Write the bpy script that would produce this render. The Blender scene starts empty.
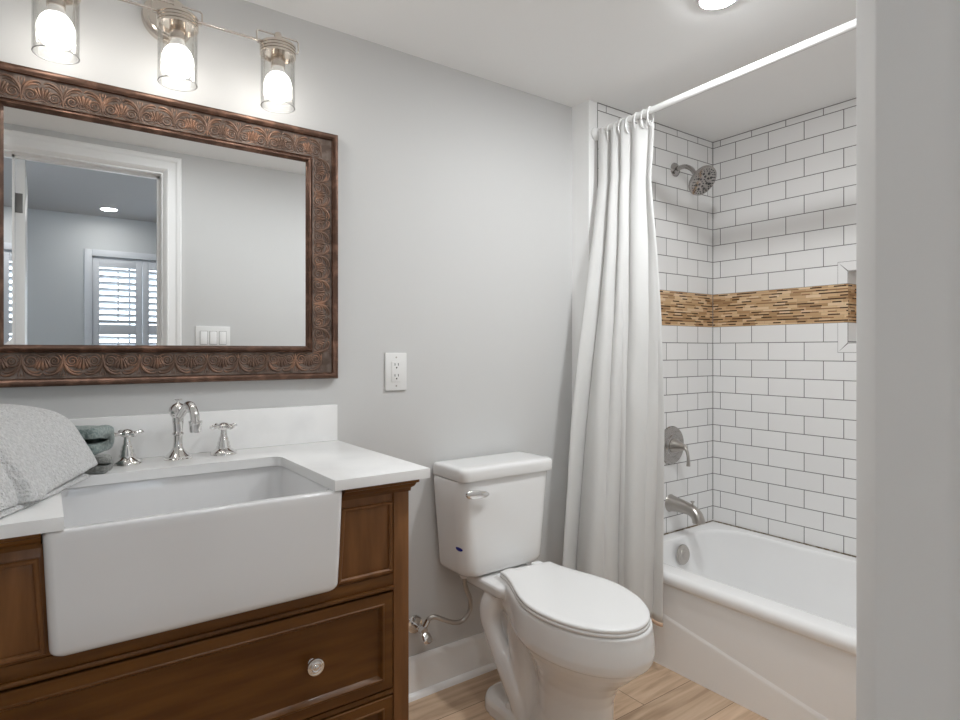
import bpy, bmesh, math, random
from mathutils import Vector, Matrix, noise
from math import sin, cos, pi, radians, sqrt
random.seed(7)
C = bpy.context.scene

# ------------------------------------------------------------------ camera, world, exposure
CAM_Z = 1.165
cd = bpy.data.cameras.new('camera')
cam = bpy.data.objects.new('camera', cd)
C.collection.objects.link(cam)
cam.location = (0, 0, CAM_Z)
cam.rotation_euler = (radians(90), 0, -0.626851)
cd.sensor_width = 36.0
cd.lens = 605.83 / 960 * 36.0
cd.shift_y = -(360 - 350.735) / 960
cd.clip_start = 0.01
C.camera = cam

w = bpy.data.worlds.new('world')
C.world = w
w.use_nodes = True
wn = w.node_tree.nodes
wn['Background'].inputs[0].default_value = (0.80, 0.90, 1.0, 1)
wn['Background'].inputs[1].default_value = 4.5

C.view_settings.view_transform = 'Standard'
C.view_settings.look = 'None'
C.view_settings.exposure = 0.40
C.view_settings.gamma = 1.0
C.cycles.max_bounces = 14
C.cycles.diffuse_bounces = 9
C.cycles.glossy_bounces = 6
C.cycles.transparent_max_bounces = 16
C.cycles.use_denoising = True
C.cycles.sample_clamp_indirect = 4.0

BULB = 11.0        # emission of the vanity bulbs
DOWN = 350.0       # emission of the bathroom downlight in the picture
DOWN_FILL = 92.0      # emission of the two added, unseen bathroom fill lights
DAY_FILL = 2.5         # added fill light at the adjoining room's invented side window (watts)
DOWN2 = 88.0        # emission of the adjoining room's reflected downlight and the added one

ld_ = bpy.data.lights.new('added_fill_daylight', 'AREA'); ld_.shape = 'RECTANGLE'; ld_.size = 1.20; ld_.size_y = 1.25
ld_.energy = DAY_FILL; ld_.color = (0.93, 0.97, 1.0)
lo_ = bpy.data.objects.new('added_fill_daylight', ld_); C.collection.objects.link(lo_)
lo_.location = (-1.63, -0.95, 1.45); lo_.rotation_euler = (0, radians(-90), 0)     # added fill lamp, set in the invented side window, shining into the room

# ------------------------------------------------------------------ key dimensions (metres, camera over the origin)
YW = 1.791         # main back wall
YT = 1.696         # tiled tub end wall, furred out from it
XT = 1.763         # where the furred-out part starts
XR = 2.605         # tiled right wall
XL = -0.30         # left wall
YD = 0.185         # bathroom face of the door wall
YO = 0.07          # outer face of the door wall
ZC = 2.163         # bathroom ceiling
PT = 0.0778        # tile course

# ------------------------------------------------------------------ materials
def mat(name, col, rough=0.5, metal=0.0, coat=0.0, bump=None, var=None, spec=0.5, sheen=0.0, trans=0.0):
    m = bpy.data.materials.new(name); m.use_nodes = True
    nt = m.node_tree; b = nt.nodes['Principled BSDF']
    b.inputs['Base Color'].default_value = (*col, 1)
    b.inputs['Roughness'].default_value = rough
    b.inputs['Metallic'].default_value = metal
    b.inputs['Coat Weight'].default_value = coat
    b.inputs['Coat Roughness'].default_value = 0.05
    b.inputs['Specular IOR Level'].default_value = spec
    b.inputs['Sheen Weight'].default_value = sheen
    b.inputs['Transmission Weight'].default_value = trans
    tc = nt.nodes.new('ShaderNodeTexCoord')
    if var:      # (colour2, scale vec, detail, lo, hi)
        c2, sc, det, lo, hi = var
        mp = nt.nodes.new('ShaderNodeMapping'); mp.inputs['Scale'].default_value = sc
        nz = nt.nodes.new('ShaderNodeTexNoise'); nz.inputs['Scale'].default_value = 1.0; nz.inputs['Detail'].default_value = det
        rp = nt.nodes.new('ShaderNodeValToRGB')
        rp.color_ramp.elements[0].position = lo; rp.color_ramp.elements[1].position = hi
        rp.color_ramp.elements[0].color = (*col, 1); rp.color_ramp.elements[1].color = (*c2, 1)
        nt.links.new(tc.outputs['Object'], mp.inputs[0]); nt.links.new(mp.outputs[0], nz.inputs['Vector'])
        nt.links.new(nz.outputs['Fac'], rp.inputs[0]); nt.links.new(rp.outputs[0], b.inputs['Base Color'])
    if bump:     # (scale vec, strength, distance, detail)
        sc, st, di, det = bump
        mp = nt.nodes.new('ShaderNodeMapping'); mp.inputs['Scale'].default_value = sc
        nz = nt.nodes.new('ShaderNodeTexNoise'); nz.inputs['Scale'].default_value = 1.0; nz.inputs['Detail'].default_value = det
        bp = nt.nodes.new('ShaderNodeBump'); bp.inputs['Strength'].default_value = st; bp.inputs['Distance'].default_value = di
        nt.links.new(tc.outputs['Object'], mp.inputs[0]); nt.links.new(mp.outputs[0], nz.inputs['Vector'])
        nt.links.new(nz.outputs['Fac'], bp.inputs['Height']); nt.links.new(bp.outputs[0], b.inputs['Normal'])
    return m

def emis(name, col, st):
    m = bpy.data.materials.new(name); m.use_nodes = True
    b = m.node_tree.nodes['Principled BSDF']
    b.inputs['Base Color'].default_value = (0.9, 0.9, 0.9, 1)
    b.inputs['Emission Color'].default_value = (*col, 1); b.inputs['Emission Strength'].default_value = st
    return m

WALLC = (0.62, 0.62, 0.615)
M_wall = mat('wall_paint', WALLC, 0.6, bump=((160, 160, 160), 0.05, 0.001, 2))
M_ceil = mat('ceiling_paint', (0.91, 0.91, 0.905), 0.75, bump=((120, 120, 120), 0.05, 0.001, 2))
M_trim = mat('trim_paint', (0.90, 0.90, 0.895), 0.32, bump=((90, 90, 6), 0.06, 0.001, 3))
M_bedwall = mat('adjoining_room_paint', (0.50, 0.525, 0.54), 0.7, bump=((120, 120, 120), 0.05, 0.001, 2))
M_porc = mat('porcelain', (0.83, 0.83, 0.825), 0.12, coat=0.5)
M_sink = mat('fireclay', (0.78, 0.78, 0.785), 0.07, coat=0.6)
M_tub = mat('tub_enamel', (0.91, 0.91, 0.91), 0.14, coat=0.4)
M_seat = mat('seat_plastic', (0.84, 0.84, 0.835), 0.22)
M_quartz = mat('white_quartz', (0.86, 0.86, 0.855), 0.22, var=((0.80, 0.80, 0.80), (9, 9, 9), 5, 0.5, 0.75))
M_chrome = mat('chrome', (0.78, 0.77, 0.76), 0.07, 1.0)
M_nickel = mat('brushed_nickel', (0.50, 0.47, 0.44), 0.28, 1.0, bump=((200, 200, 20), 0.05, 0.0005, 2))
M_nickel_d = mat('polished_nickel', (0.42, 0.40, 0.385), 0.16, 1.0)
M_darkhole = mat('nozzle_rubber', (0.05, 0.05, 0.05), 0.5)
M_plast = mat('white_plastic', (0.80, 0.80, 0.79), 0.35)
M_slot = mat('slot_dark', (0.03, 0.03, 0.03), 0.6)
M_hinge = mat('hinge_steel', (0.22, 0.22, 0.22), 0.4, 0.8)
M_blue = mat('blue_glaze_mark', (0.02, 0.03, 0.30), 0.2)
M_rod = mat('rod_enamel', (0.84, 0.84, 0.83), 0.25)
M_caulk = mat('brown_caulk', (0.16, 0.11, 0.06), 0.7, var=((0.35, 0.32, 0.28), (60, 60, 60), 3, 0.45, 0.6))
M_groutq = mat('grout', (0.20, 0.19, 0.185), 0.8)
M_tileplain = mat('tile_glaze_plain', (0.86, 0.855, 0.85), 0.12)
M_curtain = mat('curtain_cloth', (0.80, 0.80, 0.79), 0.85, sheen=0.2, bump=((900, 900, 900), 0.12, 0.0006, 2))
_b = M_curtain.node_tree.nodes['Principled BSDF']
_nt = M_curtain.node_tree
_tr = _nt.nodes.new('ShaderNodeBsdfTranslucent'); _tr.inputs[0].default_value = (0.78, 0.77, 0.75, 1)
_mx = _nt.nodes.new('ShaderNodeMixShader'); _mx.inputs[0].default_value = 0.22
_nt.links.new(_b.outputs[0], _mx.inputs[1]); _nt.links.new(_tr.outputs[0], _mx.inputs[2])
_nt.links.new(_mx.outputs[0], _nt.nodes['Material Output'].inputs[0])
M_hem_glow = mat('hem_floor_glow', (0.72, 0.52, 0.38), 0.85)  # peach tint paints the floor's warm light onto the hem
M_bronze = mat('bronze_frame', (0.115, 0.062, 0.042), 0.34, 0.6, var=((0.23, 0.125, 0.085), (30, 30, 30), 5, 0.5, 0.68))
M_orn = mat('bronze_ornament', (0.18, 0.112, 0.082), 0.36, 0.55, var=((0.34, 0.19, 0.125), (25, 25, 25), 4, 0.5, 0.66))
M_orn_bg = mat('bronze_ground', (0.18, 0.135, 0.11), 0.48, 0.3, var=((0.085, 0.055, 0.04), (40, 40, 40), 4, 0.42, 0.62))
M_mirror = mat('mirror_silver', (0.90, 0.91, 0.91), 0.0, 1.0)
WD, WL = (0.098, 0.036, 0.0065), (0.155, 0.061, 0.012)
M_wood_h = mat('walnut_stain_horizontal', WD, 0.36, coat=0.06, spec=0.25, var=(WL, (5, 45, 45), 6, 0.35, 0.68), bump=((8, 120, 120), 0.05, 0.001, 3))
M_wood_v = mat('walnut_stain_vertical', (0.150, 0.062, 0.020), 0.36, coat=0.06, spec=0.25, var=((0.225, 0.098, 0.034), (45, 45, 5), 6, 0.35, 0.68), bump=((120, 120, 8), 0.05, 0.001, 3))
M_twhite = mat('terry_white', (0.66, 0.66, 0.655), 0.95, sheen=0.3, var=((0.78, 0.78, 0.775), (170, 170, 170), 3, 0.42, 0.62), bump=((230, 230, 230), 1.0, 0.008, 3))
M_tgreen = mat('terry_green', (0.20, 0.265, 0.255), 0.95, sheen=0.3, var=((0.38, 0.44, 0.42), (160, 160, 160), 3, 0.4, 0.65), bump=((300, 300, 300), 1.0, 0.005, 3))
M_tgrey = mat('terry_grey', (0.21, 0.215, 0.20), 0.95, sheen=0.3, var=((0.36, 0.37, 0.35), (160, 160, 160), 3, 0.4, 0.65), bump=((300, 300, 300), 1.0, 0.005, 3))
M_bulb = emis('bulb_glow', (1.0, 0.97, 0.93), BULB)
M_led = emis('led_lens', (0.96, 0.985, 1.0), DOWN)
M_led_fill = emis('led_lens_fill', (0.96, 0.985, 1.0), DOWN_FILL)
M_led2 = emis('led_lens_dim', (1.0, 0.97, 0.93), DOWN2)
M_bulbneck = mat('bulb_neck', (0.85, 0.85, 0.84), 0.4)
M_brass = mat('satin_nickel_warm', (0.70, 0.64, 0.58), 0.20, 1.0)
M_shutter = mat('shutter_paint', (0.58, 0.61, 0.65), 0.4)

def glass_mat():
    m = bpy.data.materials.new('clear_glass'); m.use_nodes = True
    nt = m.node_tree; nt.nodes.remove(nt.nodes['Principled BSDF'])
    t = nt.nodes.new('ShaderNodeBsdfTransparent'); g = nt.nodes.new('ShaderNodeBsdfGlossy')
    g.inputs['Roughness'].default_value = 0.02; g.inputs['Color'].default_value = (1, 1, 1, 1)
    lw = nt.nodes.new('ShaderNodeLayerWeight'); lw.inputs['Blend'].default_value = 0.22
    r = nt.nodes.new('ShaderNodeValToRGB')
    r.color_ramp.elements[0].position = 0.0; r.color_ramp.elements[0].color = (0.985, 0.985, 0.98, 1)
    r.color_ramp.elements[1].position = 1.0; r.color_ramp.elements[1].color = (0.74, 0.74, 0.73, 1)
    nt.links.new(lw.outputs['Facing'], r.inputs[0]); nt.links.new(r.outputs[0], t.inputs[0])
    mu = nt.nodes.new('ShaderNodeMath'); mu.operation = 'MULTIPLY'; mu.inputs[1].default_value = 0.35
    nt.links.new(lw.outputs['Fresnel'], mu.inputs[0])
    mx = nt.nodes.new('ShaderNodeMixShader')
    nt.links.new(mu.outputs[0], mx.inputs[0]); nt.links.new(t.outputs[0], mx.inputs[1]); nt.links.new(g.outputs[0], mx.inputs[2])
    nt.links.new(mx.outputs[0], nt.nodes['Material Output'].inputs[0])
    return m
M_glass = glass_mat()
M_glassrim = mat('glass_edge', (0.42, 0.42, 0.41), 0.1, coat=0.5)

def tile_mat():
    m = bpy.data.materials.new('subway_tile'); m.use_nodes = True
    nt = m.node_tree; b = nt.nodes['Principled BSDF']
    uv = nt.nodes.new('ShaderNodeUVMap'); uv.uv_map = 'uv'
    br = nt.nodes.new('ShaderNodeTexBrick')
    br.offset = 0.5; br.offset_frequency = 2; br.squash = 1.0
    for k, v in {'Scale': 1.0, 'Mortar Size': 0.0017, 'Mortar Smooth': 0.1, 'Bias': 0.0, 'Brick Width': 2 * PT, 'Row Height': PT}.items():
        br.inputs[k].default_value = v
    br.inputs['Color1'].default_value = (0.87, 0.865, 0.86, 1); br.inputs['Color2'].default_value = (0.84, 0.835, 0.83, 1)
    br.inputs['Mortar'].default_value = (0.17, 0.162, 0.157, 1)
    nt.links.new(uv.outputs[0], br.inputs['Vector']); nt.links.new(br.outputs['Color'], b.inputs['Base Color'])
    mr = nt.nodes.new('ShaderNodeMapRange'); mr.inputs['To Min'].default_value = 0.13; mr.inputs['To Max'].default_value = 0.8
    nt.links.new(br.outputs['Fac'], mr.inputs[0]); nt.links.new(mr.outputs[0], b.inputs['Roughness'])
    inv = nt.nodes.new('ShaderNodeMath'); inv.operation = 'SUBTRACT'; inv.inputs[0].default_value = 1.0
    nt.links.new(br.outputs['Fac'], inv.inputs[1])
    bp = nt.nodes.new('ShaderNodeBump'); bp.inputs['Strength'].default_value = 0.5; bp.inputs['Distance'].default_value = 0.001
    nt.links.new(inv.outputs[0], bp.inputs['Height']); nt.links.new(bp.outputs[0], b.inputs['Normal'])
    return m
M_tile = tile_mat()

def mosaic_mat():
    m = bpy.data.materials.new('mosaic_sticks'); m.use_nodes = True
    nt = m.node_tree; b = nt.nodes['Principled BSDF']; L = nt.links.new
    uv = nt.nodes.new('ShaderNodeUVMap'); uv.uv_map = 'uv'
    def brick(wd, ht, off, mort):
        br = nt.nodes.new('ShaderNodeTexBrick')
        br.offset = off; br.offset_frequency = 2; br.squash = 0.75; br.squash_frequency = 3
        for k, v in {'Scale': 1.0, 'Mortar Size': mort, 'Mortar Smooth': 0.2, 'Bias': 0.0, 'Brick Width': wd, 'Row Height': ht}.items():
            br.inputs[k].default_value = v
        br.inputs['Color1'].default_value = (0, 0, 0, 1); br.inputs['Color2'].default_value = (1, 1, 1, 1); br.inputs['Mortar'].default_value = (0.5, 0.5, 0.5, 1)
        L(uv.outputs[0], br.inputs['Vector']); return br
    br = brick(0.062, 0.0126, 0.43, 0.0005); bd = brick(0.047, 0.0126, 0.5, 0.0)
    r = nt.nodes.new('ShaderNodeValToRGB'); r.color_ramp.interpolation = 'CONSTANT'
    e = r.color_ramp.elements
    e[0].position = 0.0; e[0].color = (0.44, 0.265, 0.135, 1)
    e[1].position = 0.2; e[1].color = (0.61, 0.40, 0.225, 1)
    for p, c in ((0.42, (0.70, 0.49, 0.29)), (0.6, (0.54, 0.34, 0.18)), (0.75, (0.76, 0.56, 0.36)), (0.9, (0.64, 0.43, 0.245))):
        x = e.new(p); x.color = (*c, 1)
    L(br.outputs['Color'], r.inputs[0])
    mx = nt.nodes.new('ShaderNodeMixRGB'); mx.inputs[2].default_value = (0.42, 0.30, 0.19, 1)
    L(br.outputs['Fac'], mx.inputs[0]); L(r.outputs[0], mx.inputs[1])
    sx = nt.nodes.new('ShaderNodeSeparateXYZ'); L(uv.outputs[0], sx.inputs[0])
    def mth(op, a, c):
        n = nt.nodes.new('ShaderNodeMath'); n.operation = op
        for i, q in enumerate((a, c)):
            if isinstance(q, (int, float)): n.inputs[i].default_value = q
            else: L(q, n.inputs[i])
        return n.outputs[0]
    fr = mth('FRACT', mth('DIVIDE', sx.outputs['Y'], 0.0126), 0)
    dark = mth('MULTIPLY', mth('LESS_THAN', fr, 0.40), mth('LESS_THAN', bd.outputs['Color'], 0.40))
    lite = mth('MULTIPLY', mth('LESS_THAN', fr, 0.40), mth('GREATER_THAN', bd.outputs['Color'], 0.78))
    m2 = nt.nodes.new('ShaderNodeMixRGB'); m2.inputs[2].default_value = (0.055, 0.024, 0.011, 1)
    L(dark, m2.inputs[0]); L(mx.outputs[0], m2.inputs[1])
    m3 = nt.nodes.new('ShaderNodeMixRGB'); m3.inputs[2].default_value = (0.30, 0.17, 0.085, 1)
    L(lite, m3.inputs[0]); L(m2.outputs[0], m3.inputs[1]); L(m3.outputs[0], b.inputs['Base Color'])
    b.inputs['Roughness'].default_value = 0.22
    return m
M_mosaic = mosaic_mat()

def floor_mat():
    m = bpy.data.materials.new('wood_look_plank'); m.use_nodes = True
    nt = m.node_tree; b = nt.nodes['Principled BSDF']; L = nt.links.new
    tc = nt.nodes.new('ShaderNodeTexCoord')
    mp0 = nt.nodes.new('ShaderNodeMapping'); mp0.inputs['Location'].default_value = (0.35, 20 * 0.165 - 1.132, 0)
    br = nt.nodes.new('ShaderNodeTexBrick'); br.offset = 0.37; br.offset_frequency = 3
    for k, v in {'Scale': 1.0, 'Mortar Size': 0.0012, 'Mortar Smooth': 0.3, 'Bias': 0.0, 'Brick Width': 1.2, 'Row Height': 0.165}.items():
        br.inputs[k].default_value = v
    br.inputs['Color1'].default_value = (0, 0, 0, 1); br.inputs['Color2'].default_value = (1, 1, 1, 1)
    L(tc.outputs['Object'], mp0.inputs[0]); L(mp0.outputs[0], br.inputs['Vector'])
    # grain, shifted plank by plank
    sh = nt.nodes.new('ShaderNodeVectorMath'); sh.operation = 'MULTIPLY_ADD'; sh.inputs[1].default_value = (3, 7, 0)
    L(br.outputs['Color'], sh.inputs[0]); L(tc.outputs['Object'], sh.inputs[2])
    mp = nt.nodes.new('ShaderNodeMapping'); mp.inputs['Scale'].default_value = (2.2, 22, 1)
    nz = nt.nodes.new('ShaderNodeTexNoise'); nz.inputs['Scale'].default_value = 1.6; nz.inputs['Detail'].default_value = 8; nz.inputs['Distortion'].default_value = 0.6
    L(sh.outputs[0], mp.inputs[0]); L(mp.outputs[0], nz.inputs['Vector'])
    r = nt.nodes.new('ShaderNodeValToRGB')
    r.color_ramp.elements[0].position = 0.30; r.color_ramp.elements[0].color = (0.42, 0.285, 0.185, 1)
    r.color_ramp.elements[1].position = 0.70; r.color_ramp.elements[1].color = (0.70, 0.52, 0.37, 1)
    x = r.color_ramp.elements.new(0.5); x.color = (0.59, 0.42, 0.285, 1)
    L(nz.outputs['Fac'], r.inputs[0])
    tn = nt.nodes.new('ShaderNodeMixRGB'); tn.blend_type = 'MULTIPLY'; tn.inputs[0].default_value = 1.0
    tr = nt.nodes.new('ShaderNodeMapRange'); tr.inputs['To Min'].default_value = 0.86; tr.inputs['To Max'].default_value = 1.08
    L(br.outputs['Color'], tr.inputs[0]); L(r.outputs[0], tn.inputs[1]); L(tr.outputs[0], tn.inputs[2])
    mx = nt.nodes.new('ShaderNodeMixRGB'); mx.inputs[2].default_value = (0.12, 0.075, 0.045, 1)
    L(br.outputs['Fac'], mx.inputs[0]); L(tn.outputs[0], mx.inputs[1]); L(mx.outputs[0], b.inputs['Base Color'])
    b.inputs['Roughness'].default_value = 0.42
    bp = nt.nodes.new('ShaderNodeBump'); bp.inputs['Strength'].default_value = 0.1; bp.inputs['Distance'].default_value = 0.001
    L(nz.outputs['Fac'], bp.inputs['Height']); L(bp.outputs[0], b.inputs['Normal'])
    return m
M_floor = floor_mat()

# ------------------------------------------------------------------ mesh helpers (all in world coordinates)
def box(bm, lo, hi, bev=0.0, seg=2):
    r = bmesh.ops.create_cube(bm, size=1.0)
    vs = r['verts']
    s = [hi[i] - lo[i] for i in range(3)]; c = [(hi[i] + lo[i]) / 2 for i in range(3)]
    for v in vs:
        v.co = Vector((v.co.x * s[0] + c[0], v.co.y * s[1] + c[1], v.co.z * s[2] + c[2]))
    if bev > 0:
        es = list({e for v in vs for e in v.link_edges})
        bmesh.ops.bevel(bm, geom=es, offset=min(bev, 0.49 * min(s)), segments=seg, profile=0.5, affect='EDGES')

def loft(bm, loops, cap0=True, cap1=True, closed=True):
    rows = [[bm.verts.new(p) for p in lp] for lp in loops]
    n = len(rows[0])
    for a, b in zip(rows[:-1], rows[1:]):
        for i in range(n if closed else n - 1):
            j = (i + 1) % n
            try: bm.faces.new((a[i], a[j], b[j], b[i]))
            except ValueError: pass
    if cap0: bm.faces.new(rows[0][::-1])
    if cap1: bm.faces.new(rows[-1])
    return rows

def lathe(bm, prof, M=Matrix(), n=32):
    """prof: (radius, height) list about +Z, moved by M"""
    loops = [[M @ Vector((max(r, 1e-5) * cos(2 * pi * i / n), max(r, 1e-5) * sin(2 * pi * i / n), z)) for i in range(n)] for r, z in prof]
    loft(bm, loops)

def frame(o, z, x=None):
    """matrix at o whose Z axis is z"""
    z = Vector(z).normalized()
    x = Vector(x) if x else (Vector((1, 0, 0)) if abs(z.x) < 0.9 else Vector((0, 1, 0)))
    y = z.cross(x).normalized(); x = y.cross(z)
    M = Matrix((x, y, z)).transposed().to_4x4(); M.translation = Vector(o)
    return M

def smooth_path(pts, k=6):
    pts = [Vector(p) for p in pts]; out = []
    for i in range(len(pts) - 1):
        p0 = pts[max(i - 1, 0)]; p1 = pts[i]; p2 = pts[i + 1]; p3 = pts[min(i + 2, len(pts) - 1)]
        for j in range(k):
            t = j / k
            out.append(0.5 * ((2 * p1) + (-p0 + p2) * t + (2 * p0 - 5 * p1 + 4 * p2 - p3) * t * t + (-p0 + 3 * p1 - 3 * p2 + p3) * t ** 3))
    out.append(pts[-1]); return out

def tube(bm, pts, rad, n=12, closed=False, cap=True, flat=None):
    pts = [Vector(p) for p in pts]; N = len(pts)
    rads = rad if isinstance(rad, (list, tuple)) else [rad] * N
    loops = []; up = None
    for i, p in enumerate(pts):
        if closed: t = pts[(i + 1) % N] - pts[i - 1]
        else: t = pts[min(i + 1, N - 1)] - pts[max(i - 1, 0)]
        t.normalize()
        if up is None:
            up = Vector((0, 0, 1)) if abs(t.z) < 0.9 else Vector((1, 0, 0))
        up = (up - t * up.dot(t)).normalized(); sd = t.cross(up)
        loops.append([p + (up * cos(2 * pi * j / n) + sd * sin(2 * pi * j / n)) * rads[i] for j in range(n)])
    if closed: loops.append(loops[0])
    if closed:
        rows = [[bm.verts.new(q) for q in lp] for lp in loops[:-1]]
        for i in range(N):
            a, b = rows[i], rows[(i + 1) % N]
            for j in range(n):
                k = (j + 1) % n; bm.faces.new((a[j], a[k], b[k], b[j]))
    else:
        loft(bm, loops, cap, cap)

def rrect(cx, cy, hx, hy, r, z, n=6):
    """rounded rectangle, counter-clockwise, 4(n+1) points"""
    r = min(r, hx - 1e-4, hy - 1e-4); out = []
    for k, (sx, sy) in enumerate(((1, 1), (-1, 1), (-1, -1), (1, -1))):
        for i in range(n + 1):
            a = k * pi / 2 + (pi / 2) * i / n
            out.append(Vector((cx + sx * (hx - r) + r * cos(a), cy + sy * (hy - r) + r * sin(a), z)))
    return out

def rr4(x0, x1, y0, y1, r, z, n=6):
    return rrect((x0 + x1) / 2, (y0 + y1) / 2, (x1 - x0) / 2, (y1 - y0) / 2, r, z, n)

def rrv(x0, x1, y0, y1, rb, rf, z, n=6):
    """rounded rectangle with its own corner radii at the back (y1) and the front (y0)"""
    out = []
    for k, (sx, sy, r) in enumerate(((1, 1, rb), (0, 1, rb), (0, 0, rf), (1, 0, rf))):
        cx = x1 - r if sx else x0 + r; cy = y1 - r if sy else y0 + r
        for i in range(n + 1):
            a = k * pi / 2 + (pi / 2) * i / n; out.append(Vector((cx + r * cos(a), cy + r * sin(a), z)))
    return out

def extrude_x(bm, prof, x0, x1):
    """closed (y,z) profile along X"""
    loft(bm, [[Vector((x0, y, z)) for y, z in prof], [Vector((x1, y, z)) for y, z in prof]])
def extrude_y(bm, prof, y0, y1):
    loft(bm, [[Vector((x, y0, z)) for x, z in prof], [Vector((x, y1, z)) for x, z in prof]])
def extrude_z(bm, prof, z0, z1):
    loft(bm, [[Vector((x, y, z0)) for x, y in prof], [Vector((x, y, z1)) for x, y in prof]])

def wloc(o):
    v = Vector(o.location); p = o.parent
    while p: v += Vector(p.location); p = p.parent
    return v

def obj(name, bm, m, parent=None, loc=None, angle=35, recalc=True, subsurf=0):
    if recalc: bmesh.ops.recalc_face_normals(bm, faces=bm.faces)
    me = bpy.data.meshes.new(name)
    org = wloc(parent) if parent else (Vector(loc) if loc else Vector((0, 0, 0)))
    bmesh.ops.translate(bm, verts=bm.verts, vec=-org)
    bm.to_mesh(me); bm.free()
    for mm in (m if isinstance(m, (list, tuple)) else [m]): me.materials.append(mm)
    for p in me.polygons: p.use_smooth = True
    me.set_sharp_from_angle(angle=radians(angle))
    o = bpy.data.objects.new(name, me); C.collection.objects.link(o)
    if parent: o.parent = parent
    else: o.location = org
    if subsurf:
        s = o.modifiers.new('smooth', 'SUBSURF'); s.levels = subsurf; s.render_levels = subsurf
    return o

def NB(): return bmesh.new()
def tag(o, label, cat, group=None):
    o['label'] = label; o['category'] = cat
    if group: o['group'] = group
    return o
def thing(name, label, cat, loc, group=None):
    o = bpy.data.objects.new(name, None); C.collection.objects.link(o); o.location = loc; o.empty_display_size = 0.05
    return tag(o, label, cat, group)
def struct(name, bm, m, label=None, **k):
    o = obj(name, bm, m, **k); o['kind'] = 'structure'
    if label: o['label'] = label
    return o
def dup(root, loc, label, group=None):
    r = root.copy(); C.collection.objects.link(r); r.location = loc; r['label'] = label
    for ch in list(root.children):
        c = ch.copy(); C.collection.objects.link(c); c.parent = r
        for g in list(ch.children):
            d = g.copy(); C.collection.objects.link(d); d.parent = c
    return r

def quad(bm, pts, mi=0, uvs=None):
    f = bm.faces.new([bm.verts.new(p) for p in pts]); f.material_index = mi
    if uvs:
        ly = bm.loops.layers.uv.get('uv') or bm.loops.layers.uv.new('uv')
        for l, u in zip(f.loops, uvs): l[ly].uv = u
    return f

# ------------------------------------------------------------------ the shell
bm = NB(); box(bm, (-2.2, -3.2, -0.06), (3.2, 1.95, 0.0)); struct('floor', bm, M_floor, 'tan wood-look plank floor')
bm = NB(); box(bm, (XL - 0.1, YO, ZC), (XR + 0.12, YW + 0.1, ZC + 0.06)); struct('ceiling', bm, M_ceil, 'white bathroom ceiling')
bm = NB(); box(bm, (XL - 0.1, YW, 0), (XR + 0.12, YW + 0.1, ZC)); struct('wall_back', bm, M_wall, 'pale grey wall behind the mirror and toilet')
bm = NB(); box(bm, (XL - 0.1, YO, 0), (XL, YW, ZC)); struct('wall_left', bm, M_wall)
# door wall with its opening
DX0, DX1, DZ = -0.105, 0.485, 2.045
bm = NB()
box(bm, (XL, YO, 0), (DX0 - 0.02, YD, ZC)); box(bm, (DX1 + 0.02, YO, 0), (XR, YD, ZC)); box(bm, (DX0 - 0.02, YO, DZ + 0.02), (DX1 + 0.02, YD, ZC))
struct('wall_front', bm, M_wall)
bm = NB()
box(bm, (DX0 - 0.02, YO, 0), (DX0, YD, DZ)); box(bm, (DX1, YO, 0), (DX1 + 0.02, YD, DZ)); box(bm, (DX0 - 0.02, YO, DZ), (DX1 + 0.02, YD, DZ + 0.02))
struct('trim_1', bm, M_trim, 'white door jamb at the edge of the picture')
# casing on the bathroom side: moulded profile (across, out)
def casing(bm, yf, sgn):
    cw = 0.088
    prof = [(0.006, 0), (0.006, 0.0025), (0.0065, 0.004), (0.0100, 0.0085), (0.0192, 0.0203), (0.0210, 0.0218), (0.0235, 0.0225), (0.0265, 0.0218), (0.029, 0.015), (0.060, 0.0125), (0.068, 0.017), (cw - 0.006, 0.018), (cw, 0.014), (cw, 0)]
    def loop(q):
        d, h = q; y = yf + sgn * h
        return [Vector((DX0 - d, y, 0)), Vector((DX0 - d, y, DZ + d)), Vector((DX1 + d, y, DZ + d)), Vector((DX1 + d, y, 0))]
    rows = [[bm.verts.new(p) for p in loop(q)] for q in prof]
    for a, b in zip(rows[:-1], rows[1:]):
        for i in range(3): bm.faces.new((a[i], a[i + 1], b[i + 1], b[i]))
bm = NB(); casing(bm, YD, 1); struct('trim_2', bm, M_trim, 'white moulded casing around the doorway', angle=25)
bm = NB(); casing(bm, YO, -1); struct('trim_3', bm, M_trim, angle=25)
# door stop
bm = NB()
box(bm, (DX1 - 0.011, 0.10, 0), (DX1, 0.125, DZ)); box(bm, (DX0, 0.10, 0), (DX0 + 0.008, 0.125, DZ)); box(bm, (DX0, 0.10, DZ - 0.011), (DX1, 0.125, DZ))
struct('trim_4', bm, M_trim)

# tiled end wall (plumbing wall), furred out
UO, VO = 2 * PT * 20, PT * 20
ZB0, ZB1 = 1.2787, 1.4324
def vbelow(z): return z - (ZB0 - PT) + PT + VO      # row 21 just under the band
def vabove(z): return z - (1.165 + 0.9676 - PT) + VO
def uright(y): return 1.6559 - y + UO
def uend(x): return XR - 0.0418 - x + PT + UO
ZS = [(0.0, ZB0, 0, vbelow), (ZB0, ZB1, 1, lambda z: z), (ZB1, ZC, 0, vabove)]
XTT = 1.812
bm = NB()
for z0, z1, mi, fv in ZS:
    quad(bm, [(XTT, YT, z0), (XR, YT, z0), (XR, YT, z1), (XTT, YT, z1)], mi,
         [(uend(XTT), fv(z0)), (uend(XR), fv(z0)), (uend(XR), fv(z1)), (uend(XTT), fv(z1))])
quad(bm, [(XT, YT + 0.001, 0), (XTT, YT + 0.001, 0), (XTT, YT + 0.001, ZC), (XT, YT + 0.001, ZC)], 2)
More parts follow.
